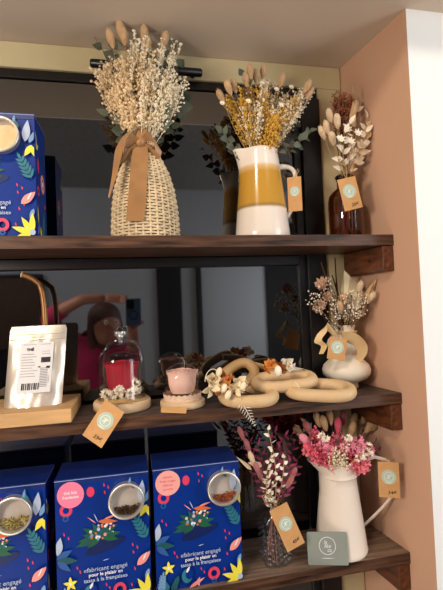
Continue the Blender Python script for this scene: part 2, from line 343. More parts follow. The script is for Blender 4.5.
def tin(x0, z0, cu, label, tea, full, sticker):
    W, H, D = .177, .243, .098; y0 = .012
    t = thing('tea_tin', (x0+W/2, y0+D/2, z0), label, 'tea tin', 'navy floral tea tins')
    b = MB(); b.box((x0, y0, z0+.0005), (x0+W, y0+D, z0+H-.012), 0)
    F = Face(b, (x0, y0, z0+H), (W/.18, 0, 0), (0, 0, H/.234), (0, -1, 0))
    # printed plants and shapes of the front
    F.ring(2.0, 5.7, 1.2, .6, nRED); F.ring(1.9, 7.2, .55, .3, nMIDB)
    F.circ(6.7, 2.8, .75, nRED, .95)
    for u, v in ((9.4, 1.8), (10.2, 2.3), (9.5, 3.2), (1.6, 10), (2.4, 10.8), (3.9, 16.4), (4.4, 17.2), (14.6, 13.6), (15.5, 14.2), (14.7, 15), (15.8, 17.3), (14.9, 18.1), (9.3, 20.2), (9.9, 20.9), (14.2, 21)): F.petal(u, v+.35, 100, .75, .28, nRED)
    # bowl of flowers with its shadow
    for i in range(6): F.circ(9.3+i*.35, 13.1-i*.16, 4.0-i*.45, nDEEP, .95-i*.1, rot=-.25)
    F.circ(8.2, 11.8, 3.0, nDEEP, 1.3, rot=-.25)
    for a, L in ((196, 5.0), (186, 4.4), (200, 4.2), (170, 3.6), (150, 3.9), (215, 3.2), (120, 3), (30, 3.8), (5, 4.0), (-15, 3.6), (60, 2.6)): F.petal(8.4, 11.2, a, L, 1.15, nGRN if a % 20 else nTEALD)
    rnd = random.Random(3)
    for i in range(34):
        a = rnd.uniform(0, 2*PI); q = rnd.uniform(.2, 1)**.5
        F.circ(8.6+2.5*q*math.cos(a), 10.4+1.5*q*math.sin(a)-.5*q*math.cos(a), rnd.uniform(.14, .34), rnd.choice((nWHT, nSKY, nSALM, nWHT, nOR, nTEAL, nLG)))
    F.petal(7.6, 8.6, 140, 2.1, .22, nSALM); F.petal(8, 8.4, 115, 1.9, .18, nLG)
    F.petal(8, 8.3, -6, 3.8, .85, nOR); F.petal(9.2, 8.0, 12, 2.6, .4, nSALM)
    # slogan
    F.petal(8.7, 15.6, 8, 1.3, .16, nLG)
    F.k += 2
    X, Z = V((1, 0, .0)), V((0, 0, 1))
    b.text('«fabricant engagé', .0118, F.p(9.2, 17.0), X, Z, nLG, shear=.1, bold=.00008)
    b.text('pour le plaisir en', .0094, F.p(9.2, 17.95), X, Z, nWHT, bold=.0002)
    b.text('tasse à la française»', .0104, F.p(9.2, 18.9), X, Z, nLG, bold=.00016)
    # leaves round the edges
    F.petal(.2, 13.6, 78, 3.4, 1.5, nLG); F.petal(.1, 14.2, 25, 3.2, 1.3, nMIDB); F.petal(.2, 14.4, -8, 3.8, 1.3, nTEALD); F.petal(.2, 14.6, -40, 3.2, 1.2, nMIDB)
    for a in (90, 165, 240, 312, 20): F.petal(2.5, 19, a, 1.35, .62, nYEL)
    F.circ(2.5, 19, .25, nWHT)
    F.frond(2.3, 23.3, 120, 2.6, nTEAL, 4, .6); F.frond(.8, 23.3, 80, 3.0, nSKY, 5, .45); F.frond(3.2, 23.3, 65, 2.2, nTEALD, 4, .6)
    F.circ(6.2, 20.9, 1.1, nTEAL, 1.35); F.circ(6.7, 20.6, .8, nNAVY, 1.0); F.petal(6.1, 20.3, 60, 1.4, .5, nWHT)
    F.ring(11.8, 21.2, 1.25, .62, nRED); F.ring(11.8, 22.6, .5, .28, nMIDB)
    F.petal(6.6, 23.2, 25, 3.6, .75, nSALM); F.petal(8, 22.9, 60, 1.7, .55, nSALM); F.petal(8.6, 23.2, 100, 1.5, .5, nSALM)
    F.frond(17.4, 12.6, 118, 4.2, nTEAL, 5, .55)
    F.petal(15.3, 17.3, 40, 3.6, 1.5, nSALM); F.petal(16.4, 16.6, 60, 1.8, .3, nWHT)
    F.petal(17.6, 18.2, 250, 2.2, .8, nSKY)
    for a, L in ((88, 3.9), (122, 3.6), (162, 3.9), (196, 3.3)): F.petal(17.2, 22.8, a, L, 1.15, nYEL)
    F.circ(17.3, 22.6, .55, nLG)
    F.petal(17.6, 6.2, 235, 2.6, 1.1, nYEL); F.petal(17.6, 6.4, 280, 2.0, .9, nYEL)
    F.petal(16.3, 5.6, 82, 4.2, 1.5, nLG); F.petal(17.0, 5.8, 60, 2.8, .9, nSKY); F.petal(15.2, 3.0, 120, 2.2, .6, nTEAL); F.petal(14.2, 2.2, 80, 1.6, .5, nSKY)
    # right side print
    S = Face(b, (x0+W, y0, z0+H), (0, 1, 0), (0, 0, H/.234), (1, 0, 0)); k = dict(W=9.8, H=23.4)
    S.petal(1.3, 6.5, 95, 2.2, .8, nYEL, **k); S.petal(1.6, 6.3, 50, 1.8, .7, nYEL, **k); S.petal(1.4, 4.8, 120, 2, .5, nWHT, **k)
    S.circ(2.4, 9.2, .7, nRED, 1.5, rot=-.2, **k); S.ring(2.0, 14.2, 1.0, .5, nRED, **k); S.ring(6.3, 11.8, 1.9, .9, nSALM, **k); S.circ(6.3, 11.8, .6, nWHT, **k)
    S.circ(8, 16, .5, nRED, **k); S.petal(1.5, 20.6, 100, 3.6, .9, nYEL, **k); S.petal(1, 22.9, 70, 2.6, .9, nSKY, **k); S.frond(5.5, 23, 80, 4, nTEAL, 5, .9, **k)
    S.petal(3.6, 23, 110, 2.2, 1.3, nYEL, **k); S.petal(7.5, 8, 80, 3, 1.0, nTEALD, **k)
    b.build('body', MT, t, smooth=False)
    l = MB(); l.box((x0-.0006, y0-.0006, z0+H-.012), (x0+W+.0006, y0+D+.0006, z0+H), 0)
    l.box((x0-.0008, y0-.0010, z0+H-.0032), (x0+W+.0008, y0+D+.0008, z0+H-.0016), 1)  # pale strip painted as the bevel highlight along the lid edge
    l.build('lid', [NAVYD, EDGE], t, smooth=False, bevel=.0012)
    # round steel tea window
    cx, cz = x0+cu*.01, z0+H-.049; r = .0335
    def ringprof(prof, name, m, par, seg=44):
        q = MB(); n = len(prof); vs = []
        for (rr, dy) in prof:
            for k in range(seg): a = 2*PI*k/seg; vs.append((cx+rr*math.cos(a), y0-dy, cz+rr*math.sin(a)))
        fs = [(i*seg+k, i*seg+(k+1) % seg, (i+1)*seg+(k+1) % seg, (i+1)*seg+k) for i in range(n-1) for k in range(seg)]
        q.add(vs, fs); return q.build(name, m, par)
    rim = ringprof([(r, .0013), (r, .017), (r+.001, .0182), (r, .0194), (r-.0026, .0194), (r-.0034, .018), (r-.0036, .002)], 'dish_rim', STEEL, t)
    ringprof([(r-.0036, .0024), (.0001, .0024)], 'dish_back', DISH, rim)
    te = MB(); R = r-.0038; zt = cz-R+2*R*full; rnd = random.Random(int(cu*10))
    n = 320
    for i in range(n):
        x = rnd.uniform(-R, R); z = rnd.uniform(-R, zt-cz+rnd.uniform(-.003, .003)+.06*x)
        if x*x+z*z > (R-.0015)**2: continue
        p = V((cx+x, y0-.0035-rnd.uniform(0, .0085)-max(0,(zt-cz-z))*.08, cz+z)); d = V((rnd.gauss(0, 1), rnd.gauss(0, .4), rnd.gauss(0, .6)))
        if full > .8: te.ell(p, d, .0022, .0020, 0, 6, 4)
        else: te.ell(p, d, rnd.uniform(.002, .0042), .0010, 0, 4, 4)
    if full > .8:
        te = MB(); vs = [V((cx, y0-.006, cz))]; kk = 30
        for ri in (.4, .75, 1):
            for q in range(kk): a = 2*PI*q/kk; vs.append(V((cx+R*ri*math.cos(a), y0-.006-.0015*rnd.random(), min(cz+R*ri*math.sin(a), zt+rnd.uniform(-.0006, .0006)))))
        te.add(vs, [(0, 1+(q+1) % kk, 1+q) for q in range(kk)]+[(1+j*kk+q, 1+j*kk+(q+1) % kk, 1+(j+1)*kk+(q+1) % kk, 1+(j+1)*kk+q) for j in range(2) for q in range(kk)])
    te.build('tea', tea, t)['kind'] = 'stuff'
    if sticker:
        q = MB(); Fq = Face(q, (x0, y0, z0+H), (1, 0, 0), (0, 0, 1), (0, -1, 0)); Fq.k = 30
        Fq.circ(2.9, 3.0, 2.5, 0, n=36); Fq.k += 3
        if sticker == 1:
            q.text('thé bio', .0085, Fq.p(2.9, 2.6), X, Z, 1, bold=.0002); q.text('framboise', .0075, Fq.p(2.9, 3.45), X, Z, 1, bold=.0002)
        else:
            for i, tx in enumerate(('infusion', 'fruits rouges', 'hibiscus', 'pomme')): q.text(tx, .0062, Fq.p(2.9, 1.8+i*.8), X, Z, 1, bold=.00005)
        st = q.build('round_sticker', [STICK if sticker == 1 else STICKP, WHT if sticker == 1 else RED], t, smooth=False)
        st['label'] = 'hot pink round sticker' if sticker == 1 else 'peach round sticker'
    return t
tin(-.354, ZT, 11.8, 'navy floral tea tin standing alone on the top shelf', POWD, .86, 0)
tin(-.352, ZL, 12.2, 'navy floral tea tin at left of the lowest shelf, golden tea in its window', TEAG, .36, 0)
tin(-.158, ZL, 13.4, 'middle navy floral tea tin on the lowest shelf, with a hot pink sticker', TEAD, .28, 1)
tin(.029, ZL, 14.2, 'navy floral tea tin with a peach sticker, beside the embossed glass bottle', TEAR, .26, 2)

# ------------------------------------------------------------------ gift tags
def gift_tag(c, X, L, Wd, N, label, loop, price=None, roundish=.0):
    """c = centre of the top edge, X = direction down the tag"""
    c = V(c); X = V(X).normalized(); N = V(N); N = (N-X*N.dot(X)).normalized(); S = X.cross(N).normalized()
    if S.x < 0: S = -S
    t = thing('gift_tag', c+X*L, label, 'tag', 'kraft gift tags')
    b = MB(); th = .0006
    vs = []
    for h in (0, th):
        for (a, d) in ((-.5, .0), (.5, .0), (.5, 1), (-.5, 1)): vs.append(c+S*Wd*a+X*L*d+N*h)
    b.add(vs, [(0,1,2,3),(7,6,5,4),(0,4,5,1),(1,5,6,2),(2,6,7,3),(3,7,4,0)], 0)
    F = Face(b, c-S*Wd*.5+N*th, S, -X, N); W_ = Wd*100; H_ = L*100; r = W_*.36
    F.circ(W_*.5, H_*.42, r, 1, n=28, W=W_, H=H_); F.ring(W_*.5, H_*.42, r*.66, r*.58, 2, W=W_, H=H_)
    F.petal(W_*.5-r*.35, H_*.42+r*.25, 40, r*.9, r*.2, 2, W_, H_); F.petal(W_*.5-r*.3, H_*.42-r*.2, 0, r*.8, r*.18, 2, W_, H_); F.petal(W_*.5, H_*.42-r*.2, 270, r*.6, r*.2, 2, W_, H_)
    F.petal(W_*.5-r*.6, H_*.42+r*.82, 0, r*1.2, r*.14, 2, W_, H_)
    if price: F.k += 2; b.text(price, Wd*.24, F.p(W_*.62, H_*.86), S, -X, 3, bold=.0001, shear=.2)
    b.build('card', [KRAFT, MINT, STAMPW, INK], t, smooth=False)
    q = MB(); P0 = c+X*.004+N*.0012
    if loop: q.tube([P0]+[V(p) for p in loop]+[P0+S*.001], .0009, 5)
    q.build('string', TWINE, t)
    return t

# ------------------------------------------------------------------ plants
def rv(s=1): return V((random.gauss(0, s), random.gauss(0, s), random.gauss(0, s)))
def stem(mb, a, b, r=.0008, bow=.01, m=0, n=5):
    bw = V((random.gauss(0, 1), random.gauss(0, .6), 0))*bow
    p = bez(a, b, bw, n); mb.tube(p, [r*1.1-(r*.5)*i/n for i in range(n+1)], 4, m); return p
def plume(mb, a, b, n=16, L=.02, sr=.0018, m=0, sm=0, start=.5, bow=.006, spread=.8):
    """stem with little twigs and seed heads near its tip"""
    p = stem(mb, a, b, .0007, bow, m); d = (V(b)-V(a)).normalized()
    for i in range(n):
        t = start+(1-start)*random.random(); k = t*(len(p)-1); q = p[int(min(k, len(p)-2))].lerp(p[int(min(k, len(p)-2))+1], k-int(min(k, len(p)-2)))
        e = q+(d+rv(spread)*.7).normalized()*L*random.uniform(.4, 1.1)
        mb.tube([q, e], [.0004, .0003], 3, m); mb.seed(e, sr*random.uniform(.7, 1.2), sm)
def bunny(mb, a, b, L=.016, R=.0068, m=1, ms=0, bow=.004):
    stem(mb, a, b, .0008, bow, ms); d = (V(b)-V(a)).normalized(); c = V(b)+d*L*.8
    mb.ell(c, d, L, R, m, 9, 8, -.25)
    u = d.orthogonal().normalized()
    for i in range(70):
        t = random.uniform(-.85, .95); a_ = random.uniform(0, 2*PI); w = (u*math.cos(a_)+d.cross(u)*math.sin(a_))
        p = c+d*L*t+w*R*math.sqrt(max(0, 1-t*t))*.9; e = p+(w*.5+d*1.0).normalized()*R*.75; s = w.cross(d)*.0006
        mb.add([p-s, p+s, e], [(0, 1, 2)], m)
def branch(mb, a, b, n, L, W, m=1, ms=0, start=.3, blunt=.5, bow=.01, out=.9, curl=.15):
    p = stem(mb, a, b, .0011, bow, ms, 8); d = (V(b)-V(a)).normalized()
    sd = d.cross(V((0, -1, 0))).normalized()
    for i in range(n):
        t = start+(1-start)*i/max(1, n-1); k = t*(len(p)-1.001); q = p[int(k)].lerp(p[int(k)+1], k-int(k))
        sg = 1 if i % 2 else -1; dd = (d*(.55 if i < n-1 else 2)+sd*sg*out+V((0, random.gauss(0, .35), 0)))
        mb.leaf(q, dd, L*random.uniform(.8, 1.15), W*random.uniform(.85, 1.15), curl=curl*random.uniform(-1, 1), m=m, blunt=blunt)
def daisy(mb, c, d, r, m, mc, n=7):
    c = V(c); d = V(d).normalized(); u = d.orthogonal().normalized(); w = d.cross(u)
    for i in range(n): a = 2*PI*i/n; mb.leaf(c, u*math.cos(a)+w*math.sin(a)+d*.35, r, r*.6, n=d, curl=.2, m=m, k=3)
    mb.seed(c+d*r*.15, r*.25, mc)
def flower_ball(mb, c, R, r, n, m, mc=None):
    for i in range(n):
        d = rv().normalized(); d.y = -abs(d.y) if random.random() < .7 else d.y
        p = V(c)+d*R*random.uniform(.6, 1); daisy(mb, p, d, r*random.uniform(.8, 1.2), m, m if mc is None else mc, 5)

# ================================================================== TOP SHELF
# --- wicker vase
WC = V((.0345, .088, ZT))
def wick_r(h):                      # radius against height
    P = [(0, .0725), (.03, .0722), (.07, .0700), (.11, .0650), (.145, .056), (.175, .043), (.20, .030), (.215, .025), (.232, .027)]
    for (a, ra), (b, rb) in zip(P, P[1:]):
        if h <= b: t = (h-a)/(b-a); t = t*t*(3-2*t)*.4+t*.6; return ra+(rb-ra)*t
    return P[-1][1]
t = thing('wicker_vase', WC, 'tall woven cream wicker vase with a gold ribbon bow on the top shelf', 'vase')
b = MB(); NS = 30; rows = 36; H = .229
for k in range(rows):
    h = .003+H*k/(rows-1); r = wick_r(h); n = NS*3
    pts = []
    for i in range(n):
        a = 2*PI*i/n; q = r+.0022*math.cos(NS/2*a+PI*k)
        pts.append(WC+V((q*math.cos(a), q*math.sin(a), h+.0003*math.sin(5*a+k))))
    b.tube(pts, .0026*(.8+.2*r/.07), 5, 0, closed=True)
b.build('woven_body', WICK, t)
b = MB()
for i in range(NS):
    a = 2*PI*(i+.0)/NS; b.tube([WC+V((wick_r(h)*math.cos(a), wick_r(h)*math.sin(a), h)) for h in [H*j/12 for j in range(13)]], .0022, 5)
b.build('stake', WICK, t)['kind'] = 'stuff'
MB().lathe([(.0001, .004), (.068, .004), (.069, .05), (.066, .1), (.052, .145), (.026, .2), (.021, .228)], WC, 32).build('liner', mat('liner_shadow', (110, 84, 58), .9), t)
b = MB(); b.tube([WC+V(((wick_r(.2)+.005)*math.cos(2*PI*i/30), (wick_r(.2)+.005)*math.sin(2*PI*i/30), .205)) for i in range(30)], [.007]*30, 8, closed=True, flat=.5)
bow = b.build('ribbon_band', RIB, t)
yk = WC.y-wick_r(.2)-.008
kn = V((.028, yk, ZT+.208))
b = MB(); b.ell(kn+V((0, -.003, 0)), (1, 0, .3), .012, .010, 0, 12, 8)
b.build('knot', RIB, t)
def front_y(z, ex=.006): return WC.y-wick_r(max(0, z-ZT))-ex
# tails
def pt(px, py): z = at(px, py, .01).z; p = at(px, py, front_y(z)); return p
b = MB(); c = [pt(*q) for q in ((142,128),(141,140),(140,155),(139,170),(138,185),(137,200),(136,212),(135,221))]
b.strip(c, [.014,.026,.034,.036,.036,.037,.037,.036], (1, 0, .02)); b.build('ribbon_tail', RIB, t)
b = MB(); c = [pt(*q)+V((0, -.004, 0)) for q in ((138,128),(127,135),(120,148),(117,162),(114,178),(109,198))]
b.strip(c, [.012, .018, .022, .017, .012, .003], (1, -.5, .3)); b.build('ribbon_tail', RIB, t)
b = MB(); c = [kn+V(v) for v in ((0,-.004,0),(-.016,-.014,.002),(-.034,-.02,-.014),(-.044,-.016,-.034),(-.036,-.010,-.040),(-.024,-.006,-.024),(-.008,-.003,-.008))]
b.strip(c, [.012,.020,.026,.026,.024,.02,.012], [(0,-.8,.6),(0,-.7,.7),(.4,-.6,.6),(.7,-.4,.5),(.4,-.6,.6),(0,-.7,.7),(0,-.8,.6)]); b.build('bow_loop', RIB, t)
b = MB(); c = [kn+V(v) for v in ((0,-.004,0),(.012,-.012,.010),(.026,-.012,.006),(.036,-.008,-.012),(.034,-.003,-.026),(.022,-.002,-.016),(.006,-.002,-.004))]
b.strip(c, [.012,.020,.024,.022,.018,.018,.012], [(0,-.6,.8),(0,-.7,.7),(-.4,-.6,.6),(-.7,-.4,.5),(-.4,-.6,.6),(0,-.7,.7),(0,-.8,.6)]); b.build('bow_loop', RIB, t)

def bouquet_root(name, loc, label): return thing(name, loc, label, 'dried flowers', 'dried flower bouquets')
# bouquet in the wicker vase
nk = V((.032, .088, ZT+.19)); Y = .075
t = bouquet_root('dried_bouquet', nk, 'tall cream dried grass bouquet with grey eucalyptus in the wicker vase')
b = MB()
def sc(px, py, dy=0): return at(px, py, Y+dy)
for i in range(84):
    f = i/83; ang = -44+f*58
    px = 141+random.uniform(38, 92)*math.sin(math.radians(ang)); 
    L = random.uniform(42, 74) if ang < -12 else random.uniform(48, 86)
    px = 141+L*math.sin(math.radians(ang)); py = 128-L*math.cos(math.radians(ang))
    plume(b, nk+V((random.gauss(0, .006), random.gauss(0, .006), 0)), sc(px, py, random.uniform(-.05, .045)), 40, .015, .0034, 1, 1, .36)
b.build('cream_grass', [STRAW, CREAM], t)
b = MB()
for i in range(36):
    ang = random.uniform(-8, 26); L = random.uniform(50, 92); px = 141+L*math.sin(math.radians(ang)); py = 128-L*math.cos(math.radians(ang))
    plume(b, nk+V((random.gauss(0, .005), random.gauss(0, .005), 0)), sc(px, py, random.uniform(-.06, .0)), 36, .014, .0034, 1, 1, .34)
for i in range(24):
    ang = random.uniform(28, 47); L = random.uniform(38, 66); px = 141+L*math.sin(math.radians(ang)); py = 128-L*math.cos(math.radians(ang))
    plume(b, nk+V((random.gauss(0, .005), random.gauss(0, .005), 0)), sc(px, py, random.uniform(-.05, .01)), 36, .014, .0028, 1, 1, .32)
b.build('ivory_flowers', [STRAW, IVORY], t)
for px, py in ((113, 47), (122, 38), (125, 44), (144, 42), (163, 48), (147, 54)):
    b = MB(); bunny(b, nk, sc(px, py, -.01), .021, .0088, 1); b.build('bunny_tail', [STRAW, TAIL], t)
for (px, py, n, dy) in ((170, 48, 8, .03), (184, 92, 9, .02), (178, 66, 8, .04), (112, 50, 8, .045), (92, 34, 6, .05), (166, 116, 5, -.02), (108, 116, 5, .0), (152, 62, 7, -.03), (168, 126, 5, .02), (115, 130, 5, .03)):
    b = MB(); branch(b, nk, sc(px, py, dy), n, .026, .024, 1, 0, .38, blunt=.6, out=.8); b.build('eucalyptus_branch', [TWIG, EUCA], t)

# --- yellow banded jug
JC = V((.306, .09, ZT))
def jug_r(h): return .0655-.0215*(h/.205)**1.05 if h < .205 else .044
t = thing('ceramic_jug', JC, 'white ceramic jug with a wide mustard yellow band on the top shelf', 'jug')
JH = .212
m = mat('banded_glaze', (238, 226, 214), .2, var=.0, coat=.5)
nt = m.node_tree; bs = nt.nodes['Principled BSDF']; tc = nt.nodes.new('ShaderNodeTexCoord'); sp = nt.nodes.new('ShaderNodeSeparateXYZ'); rp = nt.nodes.new('ShaderNodeValToRGB')
mm = nt.nodes.new('ShaderNodeMath'); mm.operation = 'MULTIPLY_ADD'; mm.inputs[1].default_value = 1/JH; nt.links.new(tc.outputs['Object'], sp.inputs[0]); nt.links.new(sp.outputs['Z'], mm.inputs[0])
nz = nt.nodes.new('ShaderNodeTexNoise'); nz.inputs['Scale'].default_value = 25; n2 = nt.nodes.new('ShaderNodeMath'); n2.operation = 'MULTIPLY'; n2.inputs[1].default_value = .02
nt.links.new(tc.outputs['Object'], nz.inputs['Vector']); nt.links.new(nz.outputs['Fac'], n2.inputs[0]); nt.links.new(n2.outputs[0], mm.inputs[2]); nt.links.new(mm.outputs[0], rp.inputs['Fac'])
e = rp.color_ramp.elements; W1 = s2l((240, 226, 212))+(1,); Y1 = s2l((198, 148, 54))+(1,); Y2 = s2l((150, 118, 62))+(1,)
e[0].position = .0; e[0].color = W1; e[1].position = 1; e[1].color = W1
for p_, c_ in ((.335, W1), (.365, Y2), (.40, Y1), (.74, Y1), (.80, s2l((222, 184, 130))+(1,)), (.835, W1)): q = e.new(p_); q.color = c_
nt.links.new(rp.outputs['Color'], bs.inputs['Base Color'])
b = MB(); seg = 56; prof = []
hs = [0.0005, .003, .02, .05, .08, .11, .14, .17, .19, .205, .212]
def ring(mbv, h, r, sp=0, dz=0):
    out = []
    for k in range(seg):
        a = 2*PI*k/seg; q = r; z = h
        if sp:
            dd = math.atan2(math.sin(a-PI), math.cos(a-PI)); g = math.exp(-(dd/.33)**2); q += sp*g; z += dz*g
        out.append(JC+V((q*math.cos(a), q*math.sin(a), z)))
    return out
rings = [ring(b, h, jug_r(h)-(.002 if i == 0 else 0), max(0, (h-.15)/.062)**1.6*.021, max(0, (h-.17)/.042)*.003) for i, h in enumerate(hs)]
rings += [ring(b, .2135, jug_r(.212)-.0015, .021, .003), ring(b, .212, jug_r(.212)-.0035, .020, .003), ring(b, .19, jug_r(.19)-.004, .008, 0), ring(b, .1, jug_r(.1)-.004), ring(b, .006, .055)]
vs = [p for r_ in rings for p in r_]; n = len(rings)
fs = [(i*seg+k, i*seg+(k+1) % seg, (i+1)*seg+(k+1) % seg, (i+1)*seg+k) for i in range(n-1) for k in range(seg)]
fs += [tuple(range(seg))[::-1], tuple((n-1)*seg+k for k in range(seg))]
b.add(vs, fs); b.build('jug_body', m, t)
b = MB(); hp = [JC+V(v) for v in ((.044,0,.178),(.062,0,.181),(.080,0,.178),(.089,0,.165),(.088,0,.14),(.082,0,.11),(.075,0,.08),(.066,0,.062),(.057,0,.056))]
b.tube(hp, [.0075,.0068,.006,.006,.006,.006,.006,.0062,.007], 10, flat=1.3); b.build('handle', CERW, t, sub=1)
gift_tag(at(294, 177, .055), (0.0, .0, -1), .080, .032, (-.45, -1, .1), 'kraft tag hanging from the handle of the yellow banded jug', [JC+V((.084,-.012,.158)), JC+V((.090,-.012,.172)), JC+V((.096,-.006,.17))])
# bouquet
nk = JC+V((0, 0, .17)); t = bouquet_root('dried_bouquet', nk, 'mustard yellow and cream dried bouquet in the banded jug')
def sc(px, py, dy=0): return at(px, py, .08+dy)
def fan(b, base, n, a0, a1, L0, L1, ox, oy, nn, sr, sm, dy0=-.05, dy1=.03, L=.014, start=.42):
    for i in range(n):
        ang = random.uniform(a0, a1); R = random.uniform(L0, L1); px = ox+R*math.sin(math.radians(ang)); py = oy-R*math.cos(math.radians(ang))
        plume(b, base+V((random.gauss(0, .007), random.gauss(0, .007), 0)), sc(px, py, random.uniform(dy0, dy1)), int(nn*1.6), L, sr*1.3, 0 if sm == 1 and random.random() < .5 else sm, sm, start-.08)
b = MB(); fan(b, nk, 26, -36, -8, 42, 66, 263, 150, 22, .0024, 1); fan(b, nk, 9, -4, 4, 50, 68, 263, 150, 24, .0026, 1); fan(b, nk, 10, 24, 36, 45, 68, 263, 150, 22, .0024, 1); fan(b, nk, 10, 12, 30, 22, 40, 263, 150, 24, .0024, 1, -.07, -.04)
b.build('mustard_flowers', [STRAW, MUST], t)
b = MB(); fan(b, nk, 34, -16, 26, 40, 68, 263, 150, 22, .0023, 1); fan(b, nk, 16, 28, 42, 52, 76, 263, 150, 22, .0023, 1, -.04); fan(b, nk, 8, -28, -14, 34, 50, 263, 150, 14, .002, 1)
b.build('ivory_flowers', [STRAW, IVORY], t)
b = MB()
for px, py, dy in ((291, 88, -.04), (276, 90, -.05), (222, 104, -.04), (248, 102, -.06), (301, 96, -.03), (262, 84, -.05), (281, 106, -.07)): p = sc(px, py, dy); stem(b, nk, p, m=0); daisy(b, p, (0, -1, .3), .008, 1, 2, 8)
b.build('white_daisies', [STRAW, WFLO, MUST], t)
for px, py in ((224, 102), (231, 94), (236, 92), (251, 78), (256, 82), (263, 78), (247, 86), (280, 86), (304, 92), (306, 98)):
    b = MB(); bunny(b, nk, sc(px, py, random.uniform(-.05, 0)), .017, .0075, 1); b.build('bunny_tail', [STRAW, TAIL], t)
for (px, py, n, dy) in ((243, 76, 7, .03), (247, 84, 6, .02), (310, 132, 8, -.02), (302, 140, 5, -.03), (222, 132, 7, .01), (232, 146, 4, .02), (296, 126, 6, .03)):
    b = MB(); branch(b, nk, sc(px, py, dy), n, .022, .018, 1, 0, .45, blunt=.6, out=.8); b.build('eucalyptus_branch', [TWIG, EUCA], t)

# --- amber bottle
AC = V((.517, .080, ZT)); t = thing('amber_bottle', AC, 'dark amber glass bottle holding a pale bouquet on the top shelf', 'bottle')
MB().lathe([(.0001, .001), (.039, .001), (.0415, .004), (.0415, .095), (.039, .108), (.031, .119), (.021, .126), (.0185, .131), (.0185, .146), (.0205, .148), (.0205, .152), (.0175, .152), (.0165, .145), (.0165, .13), (.036, .108), (.0385, .095), (.0385, .006), (.0001, .005)], AC, 40).build('glass_body', AMBER, t)
MB().lathe([(.0165, .153), (.0215, .153), (.022, .1555), (.0205, .158), (.0165, .158), (.0165, .153)], AC, 30).build('neck_ring', BLACKF, t)
gift_tag(at(346, 178, .022), (.22, .0, -1), .074, .044, (-.15, -1, .12), 'kraft tag tied to the neck of the amber bottle', [at(343, 172, .04), at(341, 165, .045), at(338, 160, .045), at(343, 158, .05), at(346, 168, .045)], '25€')
nk = AC+V((0, 0, .13)); t = bouquet_root('dried_bouquet', nk, 'cream and rust dried bouquet in the amber bottle')
def sc(px, py, dy=0):
    p = at(px, py, .075+dy); p.x = min(p.x, wx(p.y)-.006); return p
b = MB()
for i in range(26): px, py = random.uniform(333, 352), random.uniform(94, 112); plume(b, nk, sc(px, py, random.uniform(-.01, .04)), 24, .014, .0026, 0, 1, .6)
b.build('rust_plumes', [TWIG, RUST], t)
for px, py, dy in ((331, 122, -.02), (329, 134, -.03), (325, 139, -.02), (334, 145, -.04), (355, 113, -.01), (338, 128, -.05)):
    b = MB(); bunny(b, nk, sc(px, py, dy), .018, .0078, 1); b.build('bunny_tail', [STRAW, TAILW], t)
for px, py, dy, n in ((354, 95, -.02, 5), (367, 118, -.02, 9), (366, 132, -.03, 8), (345, 133, -.06, 8), (362, 148, -.04, 7), (350, 124, -.05, 8)):
    b = MB(); branch(b, nk, sc(px, py, dy), n, .024, .012, 1, 0, .35, blunt=.7); b.build('bleached_leaves', [STRAW, TAILW if n < 8 else WFLO], t)
b = MB(); b.leaf(sc(352, 125, -.03), (0.05, 0, 1), .055, .017, m=0, curl=.1); b.leaf(sc(366, 140, -.02), (.25, 0, .9), .045, .02, m=0, curl=.1); b.build('pampas_leaf', [TAIL], t)
b = MB(); fan_t = [(340, 140), (350, 142), (347, 130), (357, 134)]
for px, py in fan_t: p = sc(px, py, -.06); stem(b, nk, p, m=0); daisy(b, p, (0, -1, .3), .013, 1, 1, 7)
b.build('white_flowers', [STRAW, WFLO], t)
b = MB()
for i in range(9): stem(b, AC+V((random.gauss(0, .012), random.gauss(0, .012), .008)), nk+V((random.gauss(0, .003), random.gauss(0, .003), .01)), .0015, .006, 0)
b.build('stems', [mat('orange_stem', (214, 140, 76), .7)], t)

# ================================================================== MIDDLE SHELF
t = thing('wooden_block', (-.21, .075, ZM), 'pale wooden display block under the silver pouch', 'block')
MB().box((-.33, -.004, ZM+.0003), (-.121, .152, ZM+.027)).build('block_body', BLOCK, t, smooth=False, bevel=.002)
ZB = ZM+.027
# pouch
t = thing('foil_pouch', (-.195, .05, ZB), 'silver foil tea pouch with a white printed label standing on the wooden block', 'pouch')
def pz(u, v, d=0):   # u -1..1, v 0..1 up
    w = .0545+.001*v; lean = .030*v; bul = (.017*(1-v)**.8+.0015)*max(0, 1-abs(u)**2.6)**.6
    x = -.201+u*w+.009*v; return V((x, .052+lean-bul*d, ZB+.0005+.158*v))
b = MB(); nu, nv = 16, 20
for d in (1, -.75):
    vs = []
    for j in range(nv+1):
        for i in range(nu+1):
            u = -1+2*i/nu; v = j/nv
            k = max(abs(u)*1.0-.9, 0)*max(v-.94, 0)*0
            p = pz(u, v, d); p.y += (.0018*math.sin(u*7+v*19+2*math.sin(v*7))+.0010*math.sin(u*17-v*11))*(1-abs(u)**4) * (1 if v < .85 else .2)
            if v > .95: p.x -= u*.003*(v-.95)/.05
            vs.append(p)
    fs = [(j*(nu+1)+i, j*(nu+1)+i+1, (j+1)*(nu+1)+i+1, (j+1)*(nu+1)+i) for j in range(nv) for i in range(nu)]
    b.add(vs, fs if d > 0 else [f[::-1] for f in fs])
b.build('pouch_body', ALU, t)
b = MB()
for v in (.83, .90): b.tube([pz(-.95+1.9*i/10, v, 1.0)+V((0, -.0008, 0)) for i in range(11)], .0011, 5)
b.build('zip_seal', ALU, t)
b = MB(); n = 8; O = []
def lab(u, v, h=0): p = pz(u, v, 1); p.y -= .0022+h; return p
vs = [lab(-.56+1.16*i/n, .17+.62*j/n) for j in range(n+1) for i in range(n+1)]
b.add(vs, [(j*(n+1)+i, j*(n+1)+i+1, (j+1)*(n+1)+i+1, (j+1)*(n+1)+i) for j in range(n) for i in range(n)], 0)
